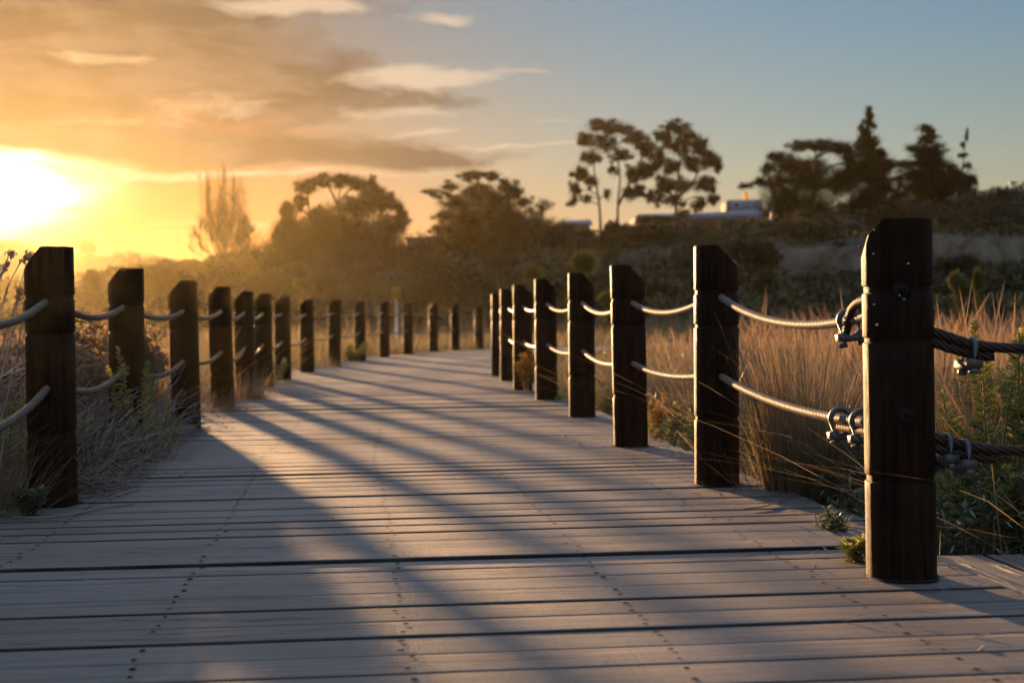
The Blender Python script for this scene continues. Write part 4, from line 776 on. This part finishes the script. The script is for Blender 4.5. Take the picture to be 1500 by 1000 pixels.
spiky(855, 384, 24, 58, 'spiky golden cabbage tree behind the fourth right post'); spiky(781, 402, 18, 62, 'smaller spiky cabbage tree behind the sixth right post')

def gable_house(px0, px1, eave, ridge, D, depth, wall, roof, label, low=6, windows=True):
    a = pt(px0, eave, D); c = pt(px1, eave, D); h = pt((px0 + px1) / 2, ridge, D)[2] - a[2]; w = c[0] - a[0]; z0 = a[2] - low; e = empty('house', ((a[0] + c[0]) / 2, D + depth / 2, z0))
    b = MB(); H = a[2] - z0; x, y = w / 2, depth / 2; v = [(-x, -y, 0), (x, -y, 0), (x, y, 0), (-x, y, 0), (-x, -y, H), (x, -y, H), (x, y, H), (-x, y, H), (-x, 0, H + h), (x, 0, H + h)]
    b.add(v, [[0, 1, 5, 4], [2, 3, 7, 6]]); b.f.append(np.array([[1, 2, 6, 9, 5], [3, 0, 4, 8, 7]])); b.mi.append(0); b.build('wall', M[wall], e)
    r = MB(); o = .35; hh = h * (1 + o / y); 
    for s_ in (-1, 1):
        p = [(-x - .3, s_ * (y + o), H - h * o / y), (x + .3, s_ * (y + o), H - h * o / y), (x + .3, 0, H + h), (-x - .3, 0, H + h)]
        P = np.array(p); Q = P + [0, 0, .15]; r.add(np.vstack([P + [0, 0, .01], Q]), [[0, 1, 2, 3], [4, 7, 6, 5], [0, 4, 5, 1], [1, 5, 6, 2], [2, 6, 7, 3], [3, 7, 4, 0]])
    r.build('roof', M[roof], e)
    if windows:
        for q in (-.5, .1, .55):
            f = MB(); f.box((q * x, -y - .02, H - 1.6), (.16 * w, .06, 1.3)); f_ = f.build('window', M['white'], e); g = MB(); g.box((q * x, -y - .06, H - 1.6), (.13 * w, .03, 1.1)); g.build('pane', M['glass'], f_)
    return tag(e, label, 'house', 'houses half hidden by trees')
gable_house(596, 640, 350, 345, 160, 9, 'wall_pale', 'roof_dark', 'pale low house between the domed tree and the layered tree')
gable_house(138, 178, 378, 371, 398, 8, 'pinkwall', 'roof_dark', 'left house of two silhouetted on the far ridge', windows=False)
gable_house(184, 216, 378, 370, 404, 8, 'pinkwall', 'roof_dark', 'right house of two silhouetted on the far ridge', windows=False)
gable_house(826, 864, 330, 319, 166, 9, 'pinkwall', 'roof_blue', 'pink walled house with a bluish metal roof left of the gum trees')
gable_house(440, 478, 384, 378, 158, 8, 'pinkwall', 'roof_dark', 'pinkish house glimpsed through the trunks of the domed tree')
# long pale roofed building right of the gum trees
D = 172; a = pt(935, 326, D); c = pt(1145, 320, D); z0 = a[2] - 6; e = empty('pale_roofed_building', ((a[0] + c[0]) / 2, D + 7, z0)); X0 = (a[0] + c[0]) / 2
def blk(px0, px1, py0, py1, y0, y1, name, mat, low=None):
    p = pt(px0, py0, D); q = pt(px1, py1, D); zt = p[2]; zb = q[2] if low is None else z0 + low; b = MB(); b.box(((p[0] + q[0]) / 2 - X0, (y0 + y1) / 2 - 7, (zt + zb) / 2 - z0), (q[0] - p[0], y1 - y0, zt - zb)); o = b.build(name, [M[mat], M['brick']], e); o.data.polygons[5].material_index = 1; return o  # left end face coloured dark brick, painting out the sunlight falling on it
blk(940, 1140, 323, 330, 0.6, 14, 'wall', 'brick', 0)
blk(936, 1012, 313.5, 322.9, 0, 14.5, 'roof', 'roof_pale')
p, q = pt(1012.3, 316, D), pt(1142, 316, D); zz = [pt(1012.3, 322.5, D)[2] - z0, pt(1012.3, 313, D)[2] - z0, pt(1142, 305, D)[2] - z0, pt(1142, 322, D)[2] - z0]; b = MB(); xa, xb = p[0] - X0, q[0] - X0
b.add([(xa, -7, zz[0]), (xb, -7, zz[3]), (xb, -7, zz[2]), (xa, -7, zz[1]), (xa, 7.4, zz[0]), (xb, 7.4, zz[3]), (xb, 7.4, zz[2]), (xa, 7.4, zz[1])], [[0, 1, 2, 3], [5, 4, 7, 6], [3, 2, 6, 7], [1, 0, 4, 5], [4, 0, 3, 7], [1, 5, 6, 2]]); o_ = b.build('roof', [M['roof_pale'], M['brick']], e); o_.data.polygons[4].material_index = 1  # sun-facing end of the roof darkened by brick colour as well
pl = blk(1074, 1124, 290, 309, 3, 10, 'roof_room', 'wall_pale')
w_ = blk(1080, 1090, 293, 301, 2.9, 3.05, 'window', 'white'); g_ = blk(1081, 1089, 294, 300, 2.84, 2.89, 'pane', 'glass'); g_.parent = w_
mm, nt, oo = newmat('amber_glazing'); tr_ = nd(nt, 'ShaderNodeBsdfTranslucent'); tr_.inputs[0].default_value = (.9, .62, .22, 1); lk(nt, tr_.outputs[0], oo.inputs[0]); M['amber'] = mm
ln = blk(1101, 1106, 276, 289.6, 5, 5.8, 'roof_lantern', 'amber'); tag(e, 'long building with pale blue-white stepped roof and amber roof lantern', 'building')
def pole(px, top, bot, D, r, name, label, cat, arm=False):
    p = pt(px, top, D); q = pt(px, bot, D); zg = min(q[2], float(gz(q[0], q[1]))); e = empty(name, (p[0], p[1], zg)); H = p[2] - zg; b = MB(); b.tube([(0, 0, -.3), (0, 0, H)], [r * 1.15, r * .8], 10); b.build('pole', M['steel'], e)
    if arm: b = MB(); b.box((0, 0, H + .05), (arm, .25, .3)); b.build('lamp_head', M['steel_dark'], e)
    else: b = MB(); b.tube([(0, 0, H), (0, 0, H + .12)], [r * 1.1, r * .5], 10); b.build('pole_cap', M['steel'], e)
    return tag(e, label, cat)
pole(1131, 279, 334, 138, .17, 'street_pole', 'plain grey pole at the left edge of the wide conifer', 'pole')
pole(1484, 268, 292, 205, .12, 'lamp_mast', 'thin lamp mast on the bare right ridge', 'lamp post', arm=1.1)
# marker: white stake with a yellow head beyond the bend
D = 46; p = pt(581, 440, D); zg = float(gz(p[0], p[1])); e = empty('marker_post', (p[0], p[1], zg)); H = p[2] - zg; b = MB(); b.tube([(0, 0, -.2), (0, 0, H)], [.055, .055], 12); b.build('stake', M['white'], e)
b = MB(); hw, hh = .14, .24; b.add([(s_x, y_, H + .2 + z_) for y_ in (-.08, -.062) for s_x, z_ in ((-hw, -hh * .7), (hw, -hh * .7), (hw, hh * .8), (hw * .5, hh), (-hw * .5, hh), (-hw, hh * .8))], [[0, 1, 7, 6], [1, 2, 8, 7], [2, 3, 9, 8], [3, 4, 10, 9], [4, 5, 11, 10], [5, 0, 6, 11]]); b.f.append(np.array([[5, 4, 3, 2, 1, 0], [6, 7, 8, 9, 10, 11]])); b.mi.append(0); b.build('sign_plate', M['yellow'], e)
b = MB(); b.tube([(0, -.04, H - .02), (0, -.04, H + .38)], [.03, .03], 8); b.build('bracket', M['steel'], e); tag(e, 'white stake with a yellow plate beyond the bend of the boardwalk', 'marker post')

# ------------------------------------------------------------------ sun, sky and air
SAZ = math.atan2(30 - 750, FPX); SEL = rad(5.0)
sun_dir = Vector((math.sin(SAZ) * math.cos(SEL), math.cos(SAZ) * math.cos(SEL), math.sin(SEL)))
sl = bpy.data.lights.new('sun', 'SUN'); sl.energy = 5; sl.angle = rad(1.9); sl.color = (1, .57, .25)
so = bpy.data.objects.new('sun', sl); COL.objects.link(so); so.rotation_euler = sun_dir.to_track_quat('Z', 'Y').to_euler(); so.location = (-20, 40, 30)
W = bpy.data.worlds.new('World'); SC.world = W; W.use_nodes = True; nt = W.node_tree; nt.nodes.clear()
out = nd(nt, 'ShaderNodeOutputWorld'); bg = nd(nt, 'ShaderNodeBackground'); bg.inputs[1].default_value = .05; lk(nt, bg.outputs[0], out.inputs[0])
sky = nd(nt, 'ShaderNodeTexSky', sky_type='NISHITA'); sky.sun_disc = False; sky.sun_elevation = SEL; sky.sun_rotation = SAZ; sky.air_density = 1.0; sky.dust_density = .3; sky.ozone_density = 2.0; sky.altitude = 0
tc = nd(nt, 'ShaderNodeTexCoord'); sep = nd(nt, 'ShaderNodeSeparateXYZ'); lk(nt, tc.outputs['Generated'], sep.inputs[0])
azn = mth(nt, 'ARCTAN2', sep.outputs[0], sep.outputs[1]); eln = mth(nt, 'ARCSINE', sep.outputs[2])
cmb = nd(nt, 'ShaderNodeCombineXYZ'); lk(nt, azn, cmb.inputs[0]); lk(nt, eln, cmb.inputs[1])
warp = nd(nt, 'ShaderNodeTexNoise'); warp.inputs['Scale'].default_value = 1; warp.inputs['Detail'].default_value = 5; lk(nt, scaled(nt, cmb.outputs[0], (9, 30, 1)), warp.inputs['Vector'])
wsub = nd(nt, 'ShaderNodeVectorMath', operation='SUBTRACT'); lk(nt, warp.outputs['Color'], wsub.inputs[0]); wsub.inputs[1].default_value = (.5, .5, .5)
wmul = nd(nt, 'ShaderNodeVectorMath', operation='MULTIPLY'); lk(nt, wsub.outputs[0], wmul.inputs[0]); wmul.inputs[1].default_value = (.10, .028, 0)
wadd = nd(nt, 'ShaderNodeVectorMath', operation='ADD'); lk(nt, cmb.outputs[0], wadd.inputs[0]); lk(nt, wmul.outputs[0], wadd.inputs[1])
ws = nd(nt, 'ShaderNodeSeparateXYZ'); lk(nt, wadd.outputs[0], ws.inputs[0])
def blob(px, py, sx, sy, amp=1.0):
    """a soft cloud bank at an azimuth and elevation"""
    d = ray(px, py); d = d / np.linalg.norm(d); u, v = math.atan2(d[0], d[1]), math.asin(d[2])
    a = mth(nt, 'MULTIPLY', mth(nt, 'SUBTRACT', ws.outputs[0], u), FPX / sx); c = mth(nt, 'MULTIPLY', mth(nt, 'SUBTRACT', ws.outputs[1], v), FPX / sy)
    e_ = mth(nt, 'EXPONENT', mth(nt, 'MULTIPLY', mth(nt, 'ADD', mth(nt, 'MULTIPLY', a, a), mth(nt, 'MULTIPLY', c, c)), -1)); return mth(nt, 'MULTIPLY', e_, amp)
def total(L):
    r = L[0]
    for x in L[1:]: r = mth(nt, 'ADD', r, x)
    return r
fb = noise(nt, scaled(nt, wadd.outputs[0], (14, 46, 1)), 1, 7, .58); fb2 = noise(nt, scaled(nt, wadd.outputs[0], (30, 90, 1)), 1, 5, .6)
lumps = noise(nt, scaled(nt, wadd.outputs[0], (11, 40, 1)), 1.0, 6, .62)
thick = total([blob(150, 60, 270, 60, .75), blob(60, 150, 200, 55, .6), blob(430, 125, 150, 48, .72), blob(330, 212, 280, 21, .95), blob(570, 229, 190, 11, .75), blob(560, 145, 120, 22, .5), blob(250, 10, 280, 26, .6), blob(210, 262, 70, 5, .6), blob(40, 198, 160, 16, .6), blob(130, 300, 60, 4, .3), blob(-300, 60, 300, 90, .7), blob(-900, 100, 500, 110, .6)])
thin = total([blob(430, 14, 120, 14, 1.05), blob(650, 24, 60, 9, .6), blob(620, 118, 130, 17, 1.05), blob(580, 165, 90, 10, .75), blob(640, 195, 70, 6, .6), blob(780, 217, 150, 3.2, .75), blob(300, 150, 130, 18, .48), blob(150, 92, 110, 11, .58), blob(190, 180, 150, 10, .4), blob(140, 252, 200, 7, .75), blob(380, 246, 320, 6, .7), blob(330, 326, 150, 7, .55), blob(240, 345, 160, 5, .5), blob(1480, 268, 140, 6, .4), blob(770, 104, 60, 4, .4), blob(790, 186, 60, 4, .4)])
tk = ramp(nt, mth(nt, 'ADD', thick, mth(nt, 'MULTIPLY', mth(nt, 'SUBTRACT', fb, .5), 1.5)), [(.22, 0.), (.72, 1.)])
th = ramp(nt, mth(nt, 'ADD', thin, mth(nt, 'MULTIPLY', mth(nt, 'SUBTRACT', fb2, .5), 1.3)), [(.27, 0.), (.78, 1.)])
lump = ramp(nt, lumps, [(.44, 0.), (.58, 1.)])
# glow of the low sun in the thin cloud around it
dt = nd(nt, 'ShaderNodeVectorMath', operation='DOT_PRODUCT'); nrm_ = nd(nt, 'ShaderNodeVectorMath', operation='NORMALIZE'); lk(nt, tc.outputs['Generated'], nrm_.inputs[0]); lk(nt, nrm_.outputs[0], dt.inputs[0]); dt.inputs[1].default_value = sun_dir
ang = mth(nt, 'ARCCOSINE', mth(nt, 'MINIMUM', dt.outputs['Value'], .999999))
def gl(sig): return mth(nt, 'EXPONENT', mth(nt, 'MULTIPLY', mth(nt, 'POWER', mth(nt, 'DIVIDE', ang, sig), 2), -1))
def gx(sig): return mth(nt, 'EXPONENT', mth(nt, 'MULTIPLY', mth(nt, 'DIVIDE', ang, sig), -1))
tint = ramp(nt, mth(nt, 'MAXIMUM', eln, 0), [(0, (.66, .43, .40)), (.05, (.68, .50, .50)), (.10, (.70, .60, .58)), (.20, (.60, .625, .69)), (.30, (.57, .68, .79)), (.50, (3.0, 2.4, 2.1)), (1, (6.6, 4.5, 3.7))])  # stops above the view brightened as added fill for deck and plants
base_sky = mixc(nt, 1.0, sky.outputs[0], tint, 'MULTIPLY')
warm = gx(.095)
near = mixc(nt, gl(.30), (1.16, 1.16, 1.16), (.34, .105, .03))
base_sky = mixc(nt, 1.0, base_sky, near, 'MULTIPLY')
us = mth(nt, 'MULTIPLY', mth(nt, 'SUBTRACT', ws.outputs[0], SAZ - .014), 1 / .050); vs_ = mth(nt, 'MULTIPLY', mth(nt, 'SUBTRACT', ws.outputs[1], SEL), 1 / .026)
core = mth(nt, 'EXPONENT', mth(nt, 'MULTIPLY', mth(nt, 'ADD', mth(nt, 'MULTIPLY', us, us), mth(nt, 'MULTIPLY', vs_, vs_)), -1))
add = nd(nt, 'ShaderNodeVectorMath', operation='SCALE'); add.inputs[0].default_value = (24, 19, 13); lk(nt, core, add.inputs['Scale'])
ad2 = nd(nt, 'ShaderNodeVectorMath', operation='ADD'); lk(nt, base_sky, ad2.inputs[0]); lk(nt, add.outputs[0], ad2.inputs[1])
dark = mixc(nt, warm, (1.15, .84, .62), (1.35, .88, .48)); mid = mixc(nt, warm, (1.9, 1.37, .98), (1.9, 1.3, .8)); light = mixc(nt, warm, (4.9, 3.9, 2.9), (6.0, 4.2, 2.1))
body = mixc(nt, lump, dark, mid)
c = mixc(nt, mth(nt, 'MULTIPLY', tk, .94), ad2.outputs[0], body)
c = mixc(nt, mth(nt, 'MULTIPLY', th, .8), c, light)
c = mixc(nt, 1.0, c, (.76, .76, .76), 'MULTIPLY')
lk(nt, c, bg.inputs[0])
# the air: one even box round everything
hz_, nt2, o2 = newmat('haze'); pv = nd(nt2, 'ShaderNodeVolumePrincipled'); pv.inputs['Color'].default_value = (1, .84, .42, 1); pv.inputs['Density'].default_value = .000064; pv.inputs['Anisotropy'].default_value = .82
lk(nt2, pv.outputs[0], o2.inputs['Volume']); b = MB(); b.box((0, 210, 9.5), (500, 560, 29)); tag(b.build('haze', hz_), kind='stuff')
